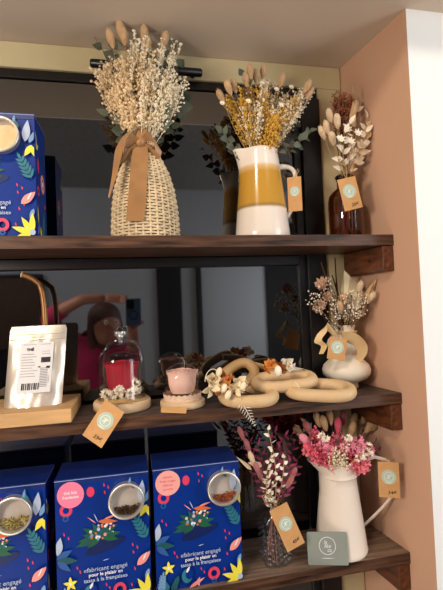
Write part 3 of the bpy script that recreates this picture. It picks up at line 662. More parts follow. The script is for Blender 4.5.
def bar(u0, u1, v0, v1, m): b.add([lab(u0, v0, .0006), lab(u1, v0, .0006), lab(u1, v1, .0006), lab(u0, v1, .0006)], [(0, 1, 2, 3)], m)
b.text('THÉ', .0075, lab(-.2, .70, .001), V((1, 0, 0)), V((0, .2, 1)).normalized(), 1, bold=.0003)
for r_, (u0, u1) in enumerate(((-.48, -.05), (-.48, .05), (-.48, -.1), (-.48, -.02), (-.48, .0), (-.48, -.08), (-.48, .1), (-.48, .0), (-.48, .05))): bar(u0, u1, .64-r_*.034, .647-r_*.034, 2)
bar(.2, .52, .535, .60, 1); bar(.22, .5, .64, .645, 2); bar(.22, .48, .67, .675, 2); bar(-.45, .5, .76, .766, 2)
for i in range(9): bar(-.4+i*.07, -.4+i*.07+(.035 if i % 3 else .05), .21, .29, 1)
for i in range(12): bar(.2, .46, .24+i*.02, .25+i*.02, 2)
bar(.12, .2, .475, .49, 1); bar(.4, .52, .46, .49, 1)
b.build('paper_label', [LABELW, INK, mat('grey_print', (150, 146, 150), .6)], t, smooth=False)
# bent tube
t = thing('bent_tube', (-.182, .115, ZB), 'bent bronze tube standing behind the silver pouch', 'tube')
TY = .105; pts = [V((-.186, TY, ZB+.0005))]+[at(px, py, TY) for px, py in ((45, 323), (44, 305), (42.5, 293), (39.5, 284), (33, 279), (27, 276), (22, 274.5))]
b = MB(); b.tube(pts, .0058, 12); b.build('tube_body', COPPER, t); d = (pts[-1]-pts[-2]).normalized()
b = MB(); b.tube([pts[-1]-d*.001, pts[-1]+d*.0012], .0068, 14); r_ = b.build('tube_lip', SLICE, t)
b = MB(); b.tube([pts[-1]+d*.0012, pts[-1]+d*.0016], .0036, 12); b.build('opening', BLACKF, t)

# cloches
def dome_prof(r, h, z0, n=12):
    R = r; P = [(r*1.02, z0), (r, z0+.004)]; hc = h-r*.85
    P.append((r, z0+hc))
    for i in range(1, n+1): a = PI/2*i/n; P.append((max(.0001, r*math.cos(a)), z0+hc+(h-hc)*math.sin(a)))
    return P
def rose(b, c, R, H, m=0, layers=5):
    c = V(c)
    for L in range(layers):
        r = R*(1-.17*L); n = 5
        for k in range(n):
            a0 = 2*PI*(k+.5*L)/n+L*.3; vs = []; nu, nv = 7, 6
            for j in range(nv+1):
                v = j/nv
                for i in range(nu+1):
                    u = -1+2*i/nu; a = a0+u*.82; q = r*(.80+.20*math.sin(PI*.5*min(1, v*2)))*(1+.10*(v**4))
                    q += .004*max(0, v-.8)*5*(1-abs(u)) - .0015*abs(u)
                    z = H*(v*(1-.05*u*u)) + L*.001 + .0012*math.sin(u*9+L)*v**3
                    vs.append(c+V((q*math.cos(a), q*math.sin(a), z)))
            b.add(vs, [(j*(nu+1)+i, j*(nu+1)+i+1, (j+1)*(nu+1)+i+1, (j+1)*(nu+1)+i) for j in range(nv) for i in range(nu)], m)
    return b
KC = V((-.028, .082, ZM)); t = thing('glass_cloche', KC, 'larger glass cloche with a knob and wooden base around a red rose', 'cloche', 'glass cloches')
MB().lathe([(.0001, .0005), (.058, .0005), (.0605, .003), (.0605, .017), (.058, .020), (.0001, .020)], KC, 48).build('wooden_base', SLICE, t)
g = MB().lathe(dome_prof(.049, .122, .0205), KC, 48).build('glass_dome', CLEAR, t)
KN = thin_glass('knob_glass', (.95, .94, .92), extra=.40, rough=.05)
b = MB(); zk = ZM+.1425; b.lathe([(.0045, .1425), (.004, .149), (.006, .152)], KC, 16)
for s_ in (-1, 1): b.ell(V((KC.x+s_*.0062, KC.y, zk+.019)), (s_*.45, 0, 1), .0085, .0075, 0, 14, 10)
b.ell(V((KC.x, KC.y, zk+.012)), (0, 0, 1), .009, .008, 0, 14, 10)
b.build('heart_knob', KN, t)
b = MB(); b.tube([KC+V((.051*math.cos(2*PI*i/40), .051*math.sin(2*PI*i/40), .0225+.0008*math.sin(i))) for i in range(40)], .0018, 6, closed=True)
b.tube([KC+V(v) for v in ((-.01,-.052,.023),(-.03,-.062,.03),(-.036,-.058,.024),(-.012,-.053,.022),(.012,-.06,.028),(.02,-.056,.02))], .0012, 5)
b.build('twine_ring', TWINE, t)
t = thing('preserved_rose', KC+V((0, .004, .0205)), 'deep red preserved rose under the larger glass cloche', 'rose')
b = rose(MB(), KC+V((.0, .006, .032)), .0325, .066, 0, 6); b.build('petals', ROSER, t)
b = MB(); b.tube([KC+V((.002, .006, .0208)), KC+V((.002, .006, .032))], [.012, .02], 10); b.build('rose_base', EUCD, t)
t = thing('dried_flower_cluster', KC+V((0, -.03, .0205)), 'small cream dried flowers at the foot of the red rose', 'dried flowers', 'dried flower decorations')
b = MB()
for dx, dz, dy in ((-.026, .012, -.022), (-.012, .016, -.032), (.004, .012, -.034), (.018, .014, -.028), (.03, .02, -.014), (-.034, .014, -.008), (.03, .034, -.012), (-.004, .022, -.03)): flower_ball(b, KC+V((dx, dy, .0225+dz)), .0075, .0075, 13, 1)
b.tube([KC+V((-.03, -.02, .0215)), KC+V((0, -.036, .024)), KC+V((.03, -.02, .022))], .0035, 6, 0)
b.build('blossoms', [STRAW, WFLO], t)
gift_tag(at(115, 406, -.005), (-.050, -.006, -.070), .077, .046, (-.1, -1, .5), 'kraft tag hanging over the shelf edge from the larger cloche', [KC+V((-.008,-.063,.014)), KC+V((-.012,-.0625,.022)), KC+V((-.006,-.062,.02))], '59€')

KB = V((.099, .055, ZM)); t = thing('glass_cloche', KB, 'smaller glass cloche with a lace edged base around a pale pink rose', 'cloche', 'glass cloches')
MB().lathe([(.0001, .0005), (.045, .0005), (.048, .003), (.048, .013), (.0455, .0155), (.0001, .0155)], KB, 48).build('wooden_base', SLICE, t)
MB().lathe(dome_prof(.0375, .078, .016), KB, 48).build('glass_dome', CLEAR, t)
b = MB(); seg = 120; vs = []
for k in range(seg):
    a = 2*PI*k/seg
    for r_, z in ((.0395, .016), (.0405, .024), (.041, .028+.003*abs(math.sin(a*11)))): vs.append(KB+V((r_*math.cos(a), r_*math.sin(a), z)))
b.add(vs, [(3*k+j, 3*((k+1) % seg)+j, 3*((k+1) % seg)+j+1, 3*k+j+1) for k in range(seg) for j in range(2)])
b.build('lace_trim', mat('lace', (238, 204, 178), .8, var=.2, scale=300, bump=.6), t)
t = thing('preserved_rose', KB+V((0, 0, .016)), 'pale pink preserved rose under the smaller glass cloche', 'rose')
rose(MB(), KB+V((0, 0, .030)), .0300, .046, 0, 6).build('petals', ROSEP, t)
b = MB(); b.tube([KB+V((0, 0, .0162)), KB+V((0, 0, .036))], [.009, .015], 10)
for i in range(26): a = 2*PI*i/26; b.leaf(KB+V((.012*math.cos(a), .012*math.sin(a), .018)), (math.cos(a), math.sin(a), .7), .02, .008, m=1)
b.build('moss_base', [EUCD, OLIVE], t)
t = thing('price_strip', at(174, 411, -.004), 'small beige price strip on the shelf edge below the smaller cloche', 'tag')
b = MB(); p = [at(161, 407.5, -.003), at(187, 407.5, -.003), at(186, 413.5, -.003), at(161, 412.5, -.003)]; b.add(p+[q+V((0, .002, 0)) for q in p], [(3,2,1,0),(4,5,6,7),(0,1,5,4),(1,2,6,5),(2,3,7,6),(3,0,4,7)]); b.build('card', KRAFT, t, smooth=False)

# --- chain of beige links with flowers
t = thing('link_garland', (.33, .06, ZM), 'garland of thick beige interlocked links with orange and white dried flowers', 'garland')
def loop_pts(P, n=40):
    P = [V(p) for p in P]; m_ = len(P); out = []
    for i in range(n):
        s = i/n*m_; k = int(s); f = s-k; p0, p1, p2, p3 = P[(k-1) % m_], P[k % m_], P[(k+1) % m_], P[(k+2) % m_]
        out.append(.5*((2*p1)+(-p0+p2)*f+(2*p0-5*p1+4*p2-p3)*f*f+(-p0+3*p1-3*p2+p3)*f**3))
    return out
def stadium(c, ax, w, L, W, tilt=0, n=48):
    """link outline: ax long direction, w short direction"""
    c = V(c); ax = V(ax).normalized(); w = V(w); w = (w-ax*w.dot(ax)).normalized(); out = []
    for i in range(n):
        a = 2*PI*i/n; x = math.copysign(abs(math.cos(a))**.75, math.cos(a))*L/2; y = math.copysign(abs(math.sin(a))**.8, math.sin(a))*W/2
        out.append(c+ax*x+w*y)
    return out
r_ = .0135
MB().tube(stadium((.394, .008, ZM+r_+.007), (.90, -.40, -.04), (.35, .9, .14), .130, .076), r_, 16, closed=True).build('link', LINK, t)
MB().tube(stadium((.325, .040, ZM+.040), (1, -.04, .02), (0, .8, .30), .128, .046), r_, 16, closed=True).build('link', LINK, t)
MB().tube(stadium((.236, .020, ZM+r_+.006), (1, -.16, -.03), (.1, .9, .18), .104, .070), r_, 16, closed=True).build('link', LINK, t)
MB().tube(stadium((.226, .066, ZM+.054), (.80, .1, .42), (-.35, .6, .65), .078, .050), .0115, 16, closed=True).build('link', LINK2, t)
MB().tube(bez(at(236, 364, .10), at(286, 380, .09), (0, 0, .012), 10), .010, 12, flat=.6).build('link', LINK2, t)
def petals(b, px, py, Y, n, L, W, m, up=.6):
    c = at(px, py, Y)
    for i in range(n):
        a = random.uniform(0, 2*PI); b.leaf(c, (math.cos(a), -.5, math.sin(a)*.8+up*.4), L*random.uniform(.75, 1.05), W*1.35, m=m, curl=random.uniform(-.2, .5), blunt=.7)
b = MB()
Yf = -.012
for (px, py, n, L, W, m_) in ((229, 380, 6, .022, .013, 0), (222, 377, 5, .02, .012, 1), (236, 389, 5, .022, .012, 2), (222, 392, 4, .018, .011, 1), (213, 380, 6, .024, .013, 2), (211, 388, 7, .026, .013, 2), (244, 387, 5, .018, .012, 2), (218, 383, 4, .02, .012, 3), (239, 381, 5, .02, .012, 2)): petals(b, px, py, Yf, n, L, W, m_)
for (px, py) in ((224, 388), (228, 395), (219, 372), (243, 386)): b.ell(at(px, py, Yf-.01), (.4, 0, 1), .010, .0065, 2, 10, 8)
b.build('flower_cluster', [PAMB, mat('rust_petal', (184, 104, 54), .7), mat('cream_petal', (246, 226, 190), .7), TAILW], t)
b = MB()
for (px, py, n, L, W, m_) in ((270, 366, 7, .022, .012, 0), (278, 367, 5, .02, .012, 1), (286, 363, 8, .022, .012, 2), (266, 370, 4, .02, .012, 0), (290, 368, 5, .02, .01, 2), (280, 372, 5, .018, .012, 0)): petals(b, px, py, .02, n, L, W, m_, 1.2)
b.ell(at(278, 371, .005), (0, 0, 1), .012, .008, 2, 10, 8)
b.build('flower_cluster', [PAMB, mat('amber_petal_dark', (160, 88, 36), .7), WFLO], t)
b = MB(); b.tube([at(205+10*(1-math.cos(a))*.8, 382-13*math.sin(a), -.01) for a in [PI*i/12 for i in range(11)]], .0009, 5); b.build('white_wire', WFLO, t)
def fern(b, a, d, L, W, m, n=9):
    a = V(a); d = V(d).normalized(); s = d.cross(V((0, -1, 0))).normalized(); b.tube([a, a+d*L], [.0009, .0004], 4, m)
    for i in range(n):
        f = (i+1)/n
        for sg in (-1, 1): b.leaf(a+d*L*f*.95, d*.6+s*sg, W*(1.05-f)*.6+.003, .0017, n=(0, -1, 0), curl=.05, m=m, k=2)
b = MB(); fern(b, at(240, 399, -.02), at(254, 424, -.028)-at(240, 399, -.02), .062, .026, 0); b.build('white_fern', WFLO, t)
b = MB(); b.strip([at(244, 391, -.004), at(252, 395, -.006), at(264, 401, -.01)], [.002, .006, .004], (0, -.5, 1), 0); b.build('dark_leaf', TWIG, t)
b = MB(); b.strip([at(283, 371, .05), at(298, 369, .05), at(308, 374, .045), at(314, 380, .04)], [.004, .008, .007, .003], (0, -.6, .8), 0); b.leaf(at(286, 368, .045), (1, 0, -.05), .04, .01, m=1); b.build('dark_leaf', [TWIG, WFLO], t)
b = MB(); b.tube([at(295, 389, .008)+V((.0145*math.cos(a)*.25, -.0145*math.cos(a), .0148*math.sin(a))) for a in [2*PI*i/20 for i in range(20)]], .0008, 5, closed=True)
b.build('binding_thread', WFLO, t)

# --- cream bulbous vase
VC = V((.508, .100, ZM)); t = thing('bulbous_vase', VC, 'cream double bulb vase with a beige chiffon ribbon on the middle shelf', 'vase')
VP = [(.0001, .0008), (.0255, .0008), (.027, .004), (.0255, .013), (.032, .018), (.048, .025), (.0565, .035), (.058, .046), (.054, .057), (.044, .067), (.034, .077), (.029, .083), (.032, .088), (.041, .098), (.044, .109), (.040, .120), (.029, .128), (.0245, .134), (.0235, .145), (.0265, .152), (.025, .154), (.022, .150), (.020, .14), (.02, .1), (.0001, .09)]
MB().lathe(VP, VC, 56).build('vase_body', SAND, t)
b = MB(); b.tube([VC+V((.0275*math.cos(2*PI*i/24), .0275*math.sin(2*PI*i/24), .137)) for i in range(24)], .003, 6, closed=True)
rb = b.build('ribbon_band', RIBC, t)
b = MB(); c = [at(px, py, yy) for px, py, yy in ((342, 335, .055), (353, 338, .05), (361, 346, .052), (362, 354, .055), (358, 362, .06))]; b.strip(c, [.012, .026, .028, .022, .014], [(0,-.4,1),(.4,-.4,.8),(.9,-.4,.2),(.9,-.4,0),(.9,-.4,0)]); b.build('ribbon_tail', RIBC, t)
b = MB(); c = [at(px, py, yy) for px, py, yy in ((336, 336, .055), (326, 326, .045), (322, 333, .04), (318, 341, .042), (324, 346, .045), (321, 354, .05))]; b.strip(c, [.010, .018, .022, .018, .014, .010], [(0,-.4,1),(.3,-.4,.8),(.9,-.4,.2),(.9,-.4,.3),(.9,-.4,0),(.9,-.4,0)]); b.build('bow_loop', RIBC, t)
gift_tag(at(338.5, 338, .038), (-.2, -.0, -1), .050, .042, (-.1, -1, .1), 'kraft tag tied to the cream double bulb vase', [at(340, 334, .05), at(344, 330, .06), at(338, 331, .055)])
nk = VC+V((0, 0, .125)); t = bouquet_root('dried_bouquet', nk, 'white gypsophila bouquet with a paper leaf fan in the cream double bulb vase')
def sc(px, py, dy=0):
    p = at(px, py, .09+dy); p.x = min(p.x, wx(p.y)-.006); return p
b = MB()
for i in range(30): px, py = random.choice(((random.uniform(308, 330), random.uniform(276, 305)), (random.uniform(346, 368), random.uniform(288, 312)), (random.uniform(330, 350), random.uniform(300, 318)))); plume(b, nk, sc(px, py, random.uniform(-.05, .0)), 15, .017, .0024, 0, 1, .6)
b.build('gypsophila', [TWIG, WFLO], t)
b = MB()
for px, py, dy, R in ((322, 283, -.03, .012), (319, 306, -.03, .012), (343, 298, -.01, .010), (327, 296, -.02, .009)):
    stem(b, nk, sc(px, py, dy)); 
    flower_ball(b, sc(px, py, dy), R*.7, R*1.0, 16, 1)
b.build('cream_rosebuds', [TWIG, mat('blush_bud', (206, 168, 140), .8, var=.2)], t)
b = MB(); c0 = sc(344, 322, -.01)
tips = [(341, 290), (344, 270), (350, 276), (358, 284), (366, 296), (364, 316)]
T_ = [c0]+[sc(px, py, -.012+.008*(i % 2)) for i, (px, py) in enumerate(tips)]
b.add(T_, [(0, i, i+1) for i in range(1, len(tips))]); b.build('leaf_fan', FANP, t, smooth=False)
for a_, L_ in (((321, 262), 0), ((335, 258), 0), ((332, 275), 0)):
    b = MB(); stem(b, nk, sc(*a_, .02), .0028, .006, 0); b.build('brown_stick', TWIG, t)
for px, py in ((341, 312), (344, 305), (368, 302), (358, 293)):
    b = MB(); bunny(b, nk, sc(px, py, -.03), .017, .0078, 1); b.build('bunny_tail', [STRAW, TAILW if px > 350 else TAIL], t)
for px, py in ((374, 287), (377, 282)):
    b = MB(); stem(b, nk, sc(px-8, py+9, -.02)); b.leaf(sc(px-12, py+14, -.02), (.5, -.2, .8), .05, .014, m=1, curl=.05); b.build('dry_leaf', [STRAW, TAIL], t)
b = MB()
for px, py in ((330, 320), (336, 316), (352, 320), (326, 314)): b.leaf(nk, sc(px, py, -.02)-nk, .05, .014, m=0)
b.build('pale_leaves', [OLIVE], t)

# ================================================================== LOWEST SHELF
GC = V((.290, .050, ZL)); t = thing('embossed_bottle', GC, 'small square embossed clear glass bottle on the lowest shelf', 'bottle')
b = MB(); prof = [(.0001, .001), (.029, .001), (.031, .004), (.0315, .02), (.0315, .085), (.028, .096), (.018, .106), (.0145, .112), (.0145, .125), (.017, .127), (.017, .131), (.014, .131)]
def sq(a, z): c_ = max(abs(math.cos(a)), abs(math.sin(a))); return (1/c_)**.55*.93 if z < .1 else 1
b.lathe(prof, GC, 64, wob=sq); b.build('glass_body', EMB, t)
b = MB()
for i in range(6):
    for j in range(7):
        for (nx, ny) in ((0, -1), (-1, 0), (1, 0)):
            s_ = (-.022+i*.0088); z = .012+j*.0115+(.0057 if i % 2 else 0); p = GC+V((s_ if ny else nx*.0295, ny*.0295 if ny else s_, z)); b.ell(p, (nx, ny, 0), .0022, .0038, 0, 8, 4)
b.build('embossing', EMB, t)
gift_tag(at(278, 506.5, .008), (.40, -.03, -1), .096, .042, (-.1, -1, .15), 'kraft tag tied to the embossed glass bottle', [at(272, 508, .02), at(265, 502, .02), at(262, 496, .02), at(266, 494, .02), at(272, 502, .022)], '45€')
nk = GC+V((0, 0, .105)); t = bouquet_root('dried_bouquet', nk, 'burgundy and white dried bouquet in the embossed glass bottle')
def sc(px, py, dy=0): return at(px, py, .05+dy)
b = MB()
for i in range(8): stem(b, GC+V((random.gauss(0, .01), random.gauss(0, .01), .006)), nk, .0014, .004, 0)
b.build('stems', [mat('rosy_stem', (150, 92, 76), .7)], t)
for (px, py, n, dy) in ((258, 446, 9, 0), (250, 458, 8, .01), (270, 440, 9, .02), (285, 436, 9, .01), (294, 445, 8, .01), (280, 448, 8, -.02), (262, 462, 8, -.01), (298, 458, 7, .0), (290, 462, 8, -.02), (248, 436, 6, .02), (256, 470, 7, .0), (288, 475, 7, .0), (275, 432, 7, .02), (292, 434, 7, .02)):
    b = MB(); branch(b, nk, sc(px, py, dy), n+3, .018, .006, 1, 0, .3, blunt=.8); b.build('burgundy_leaves', [TWIG, BURG], t)
for (px, py, n, dy) in ((268, 430, 12, -.03), (272, 452, 11, -.04), (284, 458, 9, -.03), (270, 470, 9, -.045), (277, 475, 9, -.045)):
    b = MB(); branch(b, nk, sc(px, py, dy), n, .013, .0075, 1, 0, .2, blunt=.7); b.build('white_blossom_branch', [STRAW, WFLO], t)
for (px, py, dy, m_) in ((262, 480, -.02, MAUVE), (290, 480, -.02, MAUVE), (250, 452, -.0, MAUVE), (244, 440, 0, MAUVE), (254, 464, -.03, TAILW), (259, 474, -.03, MAUVE), (287, 487, -.03, MAUVE)):
    b = MB(); bunny(b, nk, sc(px, py, dy), .018, .0058, 1); b.build('bunny_tail', [TWIG, m_], t)
b = MB(); b.leaf(sc(252, 470, -.03), (-.7, 0, .7), .05, .008, m=0); b.leaf(sc(262, 466, -.03), (-.9, 0, .35), .035, .014, m=0); b.build('pale_leaf', [TAILW], t)

# --- white enamel pitcher
PC = V((.452, .057, ZL)); t = thing('enamel_pitcher', PC, 'tall white enamel pitcher with a thin arched handle on the lowest shelf', 'pitcher')
b = MB(); seg = 56; hs = [(0.0005, .0570), (.006, .0590), (.01, .0575), (.05, .0535), (.10, .0475), (.15, .0415), (.165, .0405), (.170, .0440), (.172, .0415), (.180, .0415), (.195, .0435), (.203, .0455)]
def pring(h, r, s_, dz):
    out = []
    for k in range(seg):
        a = 2*PI*k/seg; dd = math.atan2(math.sin(a-PI*1.0), math.cos(a-PI*1.0)); g = math.exp(-(dd/.55)**2); g2 = math.exp(-((PI-abs(dd))/.9)**2)
        q = r+s_*g; out.append(PC+V((q*math.cos(a), q*math.sin(a), h+dz*g-.006*g2*(1 if s_ else 0))))
    return out
rings = [pring(h, r, 0 if h < .175 else (h-.172)/.031*.027, 0 if h < .175 else (h-.172)/.031*.004) for h, r in hs]
rings += [pring(.2035, .0445, .027, .004), pring(.202, .0435, .026, .004), pring(.18, .0395, .006, .002), pring(.1, .044, 0, 0), pring(.008, .052, 0, 0)]
vs = [p for q in rings for p in q]; n = len(rings); fs = [(i*seg+k, i*seg+(k+1) % seg, (i+1)*seg+(k+1) % seg, (i+1)*seg+k) for i in range(n-1) for k in range(seg)]
fs += [tuple(range(seg))[::-1], tuple((n-1)*seg+k for k in range(seg))]
b.add(vs, fs); b.build('pitcher_body', METW, t)
b = MB(); hp = [at(px, py, yy) for px, py, yy in ((355, 474, .050), (359, 466, .03), (366, 460, .018), (375, 457, .014), (386, 460, .016), (394, 468, .02), (397, 481, .026), (393, 495, .032), (383, 507, .045), (373, 517, .05), (362, 527, .055))]
b.tube(hp, .0042, 8, flat=.55); b.build('handle', METW, t)
gift_tag(at(388, 462, -.002), (.0, .0, -1), .078, .044, (-.5, -1, .05), 'kraft tag hanging from the handle of the white enamel pitcher', [at(387, 459, .006), at(385, 457, .015), at(383, 460, .018)], '54€')
nk = PC+V((0, 0, .165)); t = bouquet_root('dried_bouquet', nk, 'bright pink dried bouquet in the white enamel pitcher')
def sc(px, py, dy=0):
    p = at(px, py, .05+dy); p.z = min(p.z, ZM-TH-.006); return p
b = MB()
for i in range(36): px, py = random.uniform(302, 345), random.uniform(432, 462); plume(b, nk+V((random.gauss(0, .01), random.gauss(0, .01), 0)), sc(px, py, random.uniform(-.04, .03)), 30, .015, .0034, 0, 1 if i % 3 else 2, .5)
for i in range(24): px, py = random.uniform(345, 365), random.uniform(448, 468); plume(b, nk+V((random.gauss(0, .01), random.gauss(0, .01), 0)), sc(px, py, random.uniform(-.05, .0)), 30, .015, .0034, 0, 2 if i % 3 else 1, .5)
b.build('hot_pink_flowers', [mat('pink_stem', (206, 100, 112), .8), DPINK, mat('coral_pink', (244, 132, 146), .85, var=.15)], t)
b = MB()
for px, py in ((347, 440), (352, 444), (358, 440), (363, 446), (355, 450), (365, 453), (369, 449), (345, 448), (324, 443), (330, 450)): stem(b, nk, sc(px, py, -.05)); flower_ball(b, sc(px, py, -.05), .009, .008, 12, 1)
b.build('soft_pink_flowers', [STRAW, LPINK], t)
b = MB()
for px, py in ((366, 452), (369, 446), (371, 452), (358, 458), (363, 456), (321, 436), (326, 439), (348, 438)): stem(b, nk, sc(px, py, -.06)); flower_ball(b, sc(px, py, -.06), .006, .006, 8, 1)
for i in range(14): plume(b, nk, sc(random.uniform(332, 350), random.uniform(445, 468), -.06), 16, .012, .0024, 0, 2, .4)
b.build('white_flowers', [STRAW, WFLO, IVORY], t)
for (px, py, dy, m_) in ((309, 444, -.02, LPINK), (313, 452, -.02, DPINK), (320, 426, .04, TAIL), (331, 424, .04, TAIL), (343, 424, .05, MAUVE), (352, 426, .05, OLIVE), (362, 424, .05, OLIVE), (338, 432, .03, DPINK), (326, 430, .03, TAIL), (312, 434, .03, MAUVE), (366, 432, .04, TAIL), (372, 430, .04, OLIVE), (304, 438, .03, OLIVE), (350, 436, .02, TAIL)):
    b = MB(); bunny(b, nk, sc(px, py, dy), .019, .0085, 1); b.build('bunny_tail', [TWIG, m_], t)
for (px, py, n, dy) in ((378, 450, 7, 0), (375, 442, 7, .01), (300, 428, 7, .03), (306, 422, 7, .04), (337, 444, 6, -.04), (296, 440, 7, .03), (370, 424, 7, .05)):
    b = MB(); branch(b, nk, sc(px, py, dy), n, .014, .009, 1, 0, .45); b.build('leafy_branch', [TWIG, BURG if px > 372 else (EUCA if px == 337 else OLIVE)], t)

# --- grey card
t = thing('shop_card', (.398, .02, ZL), 'grey green card with a white round logo leaning against the white pitcher', 'card')
A_, B_ = V((.353, .016, ZL+.0006)), V((.447, -.012, ZL+.0006)); X = (B_-A_).normalized(); Zc = V((0.02, .16, 1)); Zc = (Zc-X*Zc.dot(X)).normalized(); N = X.cross(Zc)
if N.y > 0: N = -N
b = MB(); Wc, Hc = .086, .066; cr = .004; out = []
for (cx_, cz_, a0) in ((Wc-cr, cr, -90), (Wc-cr, Hc-cr, 0), (cr, Hc-cr, 90), (cr, cr, 180)):
    for i in range(5): a = math.radians(a0+22.5*i); out.append((cx_+cr*math.cos(a), cz_+cr*math.sin(a)))
n = len(out); f = [A_+X*u+Zc*v for u, v in out]; k = [p-N*.0012 for p in f]
b.add(f+k, [tuple(range(n)), tuple(range(2*n-1, n-1, -1))]+[(i, i+n, (i+1) % n+n, (i+1) % n) for i in range(n)], 0)
F = Face(b, A_+Zc*Hc, X, Zc, N); Wq, Hq = Wc*100, Hc*100; F.ring(Wq*.5, Hq*.42, 1.8, 1.66, 1, W=Wq, H=Hq, n=40); F.k += 2
b.text('la', .011, F.p(Wq*.5-.4, Hq*.42-.75), X, Zc, 1, shear=.3, bold=.00015); b.text('fée', .012, F.p(Wq*.5, Hq*.42+.05), X, Zc, 1, shear=.3, bold=.00015); b.text('ca', .011, F.p(Wq*.5+.35, Hq*.42+.85), X, Zc, 1, shear=.3, bold=.00015)
F.petal(Wq*.5-1.5, Hq*.79, 0, 3, .14, 1, Wq, Hq)
b.build('card_face', [CARDG, WHT], t, smooth=False)

# ================================================================== the photographer, mirrored in the dark window
def skinfig(name, verts, edges, radii, m, root=0, parent=None, sub=2):
    me = bpy.data.meshes.new(name); o3 = parent_world(parent) if parent else V((0, 0, 0))
    me.from_pydata([tuple(V(v)-o3) for v in verts], edges, []); o = bpy.data.objects.new(name, me); C.objects.link(o)
    if parent: o.parent = parent
    sk = o.modifiers.new('skin', 'SKIN'); sk.use_smooth_shade = True
    for i, r in enumerate(radii):
        q = me.skin_vertices[0].data[i]; q.radius = (r, r) if not isinstance(r, tuple) else r; q.use_root = (i == root)
    s = o.modifiers.new('s', 'SUBSURF'); s.levels = sub; s.render_levels = sub; me.materials.append(m); return o
px0 = V((-.20, -1.32, 0))
per = thing('person', px0, 'person in a pink top holding up a phone, mirrored in the dark window', 'person')
HX, HY = -.150, -1.27
bv = [(-.24,-1.38,.95),(-.24,-1.38,1.05),(-.235,-1.38,1.19),(-.23,-1.37,1.285),(-.21,-1.35,1.35),(-.18,-1.31,1.40),
      (-.34,-1.39,1.32),(-.43,-1.37,1.34),(-.44,-1.22,1.49),(-.25,-1.05,1.575),(-.13,-1.02,1.575),
      (-.12,-1.36,1.285),(-.05,-1.34,1.24),(-.01,-1.20,1.24),(.0,-1.04,1.40),(-.005,-1.01,1.44),
      (-.32,-1.38,.90),(-.32,-1.36,.48),(-.32,-1.39,.09),(-.32,-1.30,.035),(-.15,-1.38,.90),(-.15,-1.36,.48),(-.15,-1.39,.09),(-.15,-1.30,.035)]
be = [(0,1),(1,2),(2,3),(3,4),(4,5),(3,6),(6,7),(7,8),(8,9),(9,10),(3,11),(11,12),(12,13),(13,14),(14,15),(0,16),(16,17),(17,18),(18,19),(0,20),(20,21),(21,22),(22,23)]
br_ = [.13,.115,.125,.10,.052,.05,.065,.052,.043,.030,.026,.065,.05,.042,.028,.026,.085,.055,.038,.034,.085,.055,.038,.034]
skinfig('body', bv, be, br_, SKIN, 0, per)
tv = bv[:4]+[bv[6], bv[7], bv[8], (-.34,-1.13,1.535), bv[11], bv[12], bv[13], (-.005,-1.12,1.32)]
skinfig('pink_top', tv, [(0,1),(1,2),(2,3),(3,4),(4,5),(5,6),(6,7),(3,8),(8,9),(9,10),(10,11)], [.145,.13,.14,.115,.082,.068,.058,.046,.082,.066,.056,.044], TOP, 0, per)
skinfig('trousers', [(-.235,-1.38,.97),(-.32,-1.38,.88),(-.32,-1.36,.48),(-.32,-1.39,.12),(-.15,-1.38,.88),(-.15,-1.36,.48),(-.15,-1.39,.12)], [(0,1),(1,2),(2,3),(0,4),(4,5),(5,6)], [.14,.10,.072,.055,.10,.072,.055], JEAN, 0, per)
# head
HC = V((-.150, -1.275, 1.432)); hd = V((.45, .9, .12)).normalized()
b = MB(); b.ell(HC, (0, 0, 1), .112, .080, 0, 24, 18, .12)
b.ell(HC+hd*.083+V((0, 0, -.015)), (hd.x*.6, hd.y*.6, -1), .022, .012, 0, 12, 8)
sdv = V((hd.y, -hd.x, 0))
for s_ in (-1, 1): b.ell(HC+sdv*s_*.08+V((0, 0, -.01)), (0, 0, 1), .030, .012, 0, 10, 8)
for s_ in (-1, 1): b.ell(HC+hd*.070+sdv*s_*.030+V((0, 0, .008)), hd, .008, .013, 1, 12, 8); b.ell(HC+hd*.0765+sdv*s_*.030+V((0, 0, .008)), hd, .004, .006, 2, 10, 6)
b.ell(HC+hd*.070+V((0, 0, -.055)), sdv, .022, .008, 3, 12, 6)
b.build('head', [SKIN, EYE, PHD, LIP], per)
b = MB(); b.ell(HC-hd*.022+V((0, 0, .030)), (0, 0, 1), .104, .092, 0, 24, 16, -.1)
b.ell(HC-hd*.055+V((0, 0, -.05)), (0, 0, 1), .11, .068, 0, 20, 14)
for s_ in (-1, 1): b.ell(HC-hd*.01+sdv*s_*.078+V((0, 0, -.03)), (0, 0, 1), .10, .028, 0, 14, 12)
b.build('hair', HAIR, per)
# hands around the phone
ph = V((.0, -.925, 1.492))      # phone lies just behind and around the viewpoint
for side in (0, 1):
    base = V((-.13, -1.01, 1.575)) if side == 0 else V((-.005, -1.0, 1.435))
    if side == 0: palm = V((-.075, -.985, 1.573)); tips = [V((-.022, -.935, 1.572-.012*i)) for i in range(4)]; th = V((-.040, -.955, 1.545))
    else: palm = V((-.01, -.975, 1.42)); tips = [V((-.035+.004*i, -.93, 1.452-.016*i)) for i in range(4)]; th = V((.052, -.935, 1.452))
    hv = [base, palm]; he = [(0, 1)]; hr = [.024, .026]
    for i, tp in enumerate(tips):
        k0 = palm+(tp-palm)*.35+V((0, 0, .010-.006*i)); k1 = palm+(tp-palm)*.72+V((0, .006, .006)); j = len(hv); hv += [k0, k1, tp]; he += [(1, j), (j, j+1), (j+1, j+2)]; hr += [.0095, .0085, .0075]
    j = len(hv); hv += [palm.lerp(th, .5), th]; he += [(1, j), (j, j+1)]; hr += [.011, .009]
    skinfig('hand', hv, he, hr, SKIN, 0, per, 2)
tp = thing('phone', V((.012, -.925, 1.42)), 'blue cased phone held up by the person mirrored in the window', 'phone')
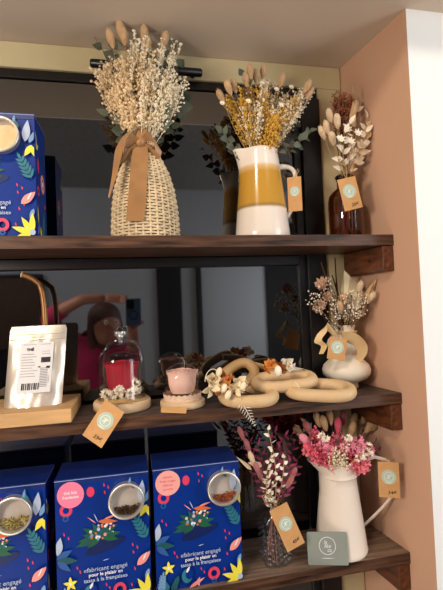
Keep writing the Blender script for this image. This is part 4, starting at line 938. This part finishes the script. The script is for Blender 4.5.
b = MB(); b.box((-.035, -.934, 1.435), (.041, -.925, 1.566)); b.build('phone_case', PHONE, tp, smooth=False, bevel=.006)
b = MB()
b.box((-.031, -.9249, 1.515), (.006, -.9215, 1.560)); b.tube([V((-.010, -.9215, 1.55)), V((-.010, -.9195, 1.55))], .009, 14); b.tube([V((-.021, -.9215, 1.527)), V((-.021, -.9195, 1.527))], .008, 14)
b.build('camera_bump', PHD, tp, smooth=False)
b = MB(); b.tube([V((.003+.021*math.cos(2*PI*i/32), -.9247, 1.484+.021*math.sin(2*PI*i/32))) for i in range(32)], .0016, 6, closed=True); b.build('case_ring', PHD, tp)

# ------------------------------------------------------------------ light
def area(name, loc, tgt, size, e, col, sy=None):
    l = bpy.data.lights.new(name, 'AREA'); l.energy = e; l.color = col; l.size = size
    if sy: l.shape = 'RECTANGLE'; l.size_y = sy
    o = bpy.data.objects.new(name, l); C.objects.link(o); o.location = loc
    o.rotation_euler = (V(tgt)-V(loc)).to_track_quat('-Z', 'Y').to_euler(); return o
area('warm_ceiling_spot', (-.60, -1.05, 2.66), (.25, .1, 1.4), .18, 9, (1, .86, .70))
area('warm_ceiling_spot', (.75, -.95, 2.66), (.2, .1, 1.3), .2, 4, (1, .88, .74))
area('added_light', (-.95, -1.0, 1.72), (.4, .1, 1.35), .28, 12, (1, .87, .73))  # added side light for the middle shelf, kept out of the mirrored view
area('added_light', (1.55, -1.0, 1.35), (.3, .1, 1.2), .4, 3.5, (1, .92, .84))  # added fill from the right, kept out of the mirrored view
area('added_light', (-.75, -.62, .35), (.1, .1, 2.2), .8, 6.5, (1, .88, .74))  # added uplight standing in for bounce off the floor
area('daylight_fill', (1.9, -1.3, 1.7), (.7, -.1, 1.3), .9, 17, (.88, .94, 1), 1.3)  # added cool area light for the front wall, no window stands here
area('added_light', (-1.6, -2.0, 2.72), (-1.0, -3.2, 1.2), .8, 26, (.92, .95, 1))  # added to brighten the opposite wall in the reflection
area('added_light', (1.9, -2.2, 1.5), (.9, -3.2, 1.6), .8, 22, (.88, .94, 1))  # added as well, for the right half of that wall
w = bpy.data.worlds.new('world'); bpy.context.scene.world = w; w.use_nodes = True
w.node_tree.nodes['Background'].inputs['Color'].default_value = (.55, .5, .46, 1); w.node_tree.nodes['Background'].inputs['Strength'].default_value = .3
sc_ = bpy.context.scene; sc_.view_settings.view_transform = 'Standard'; sc_.view_settings.exposure = 0
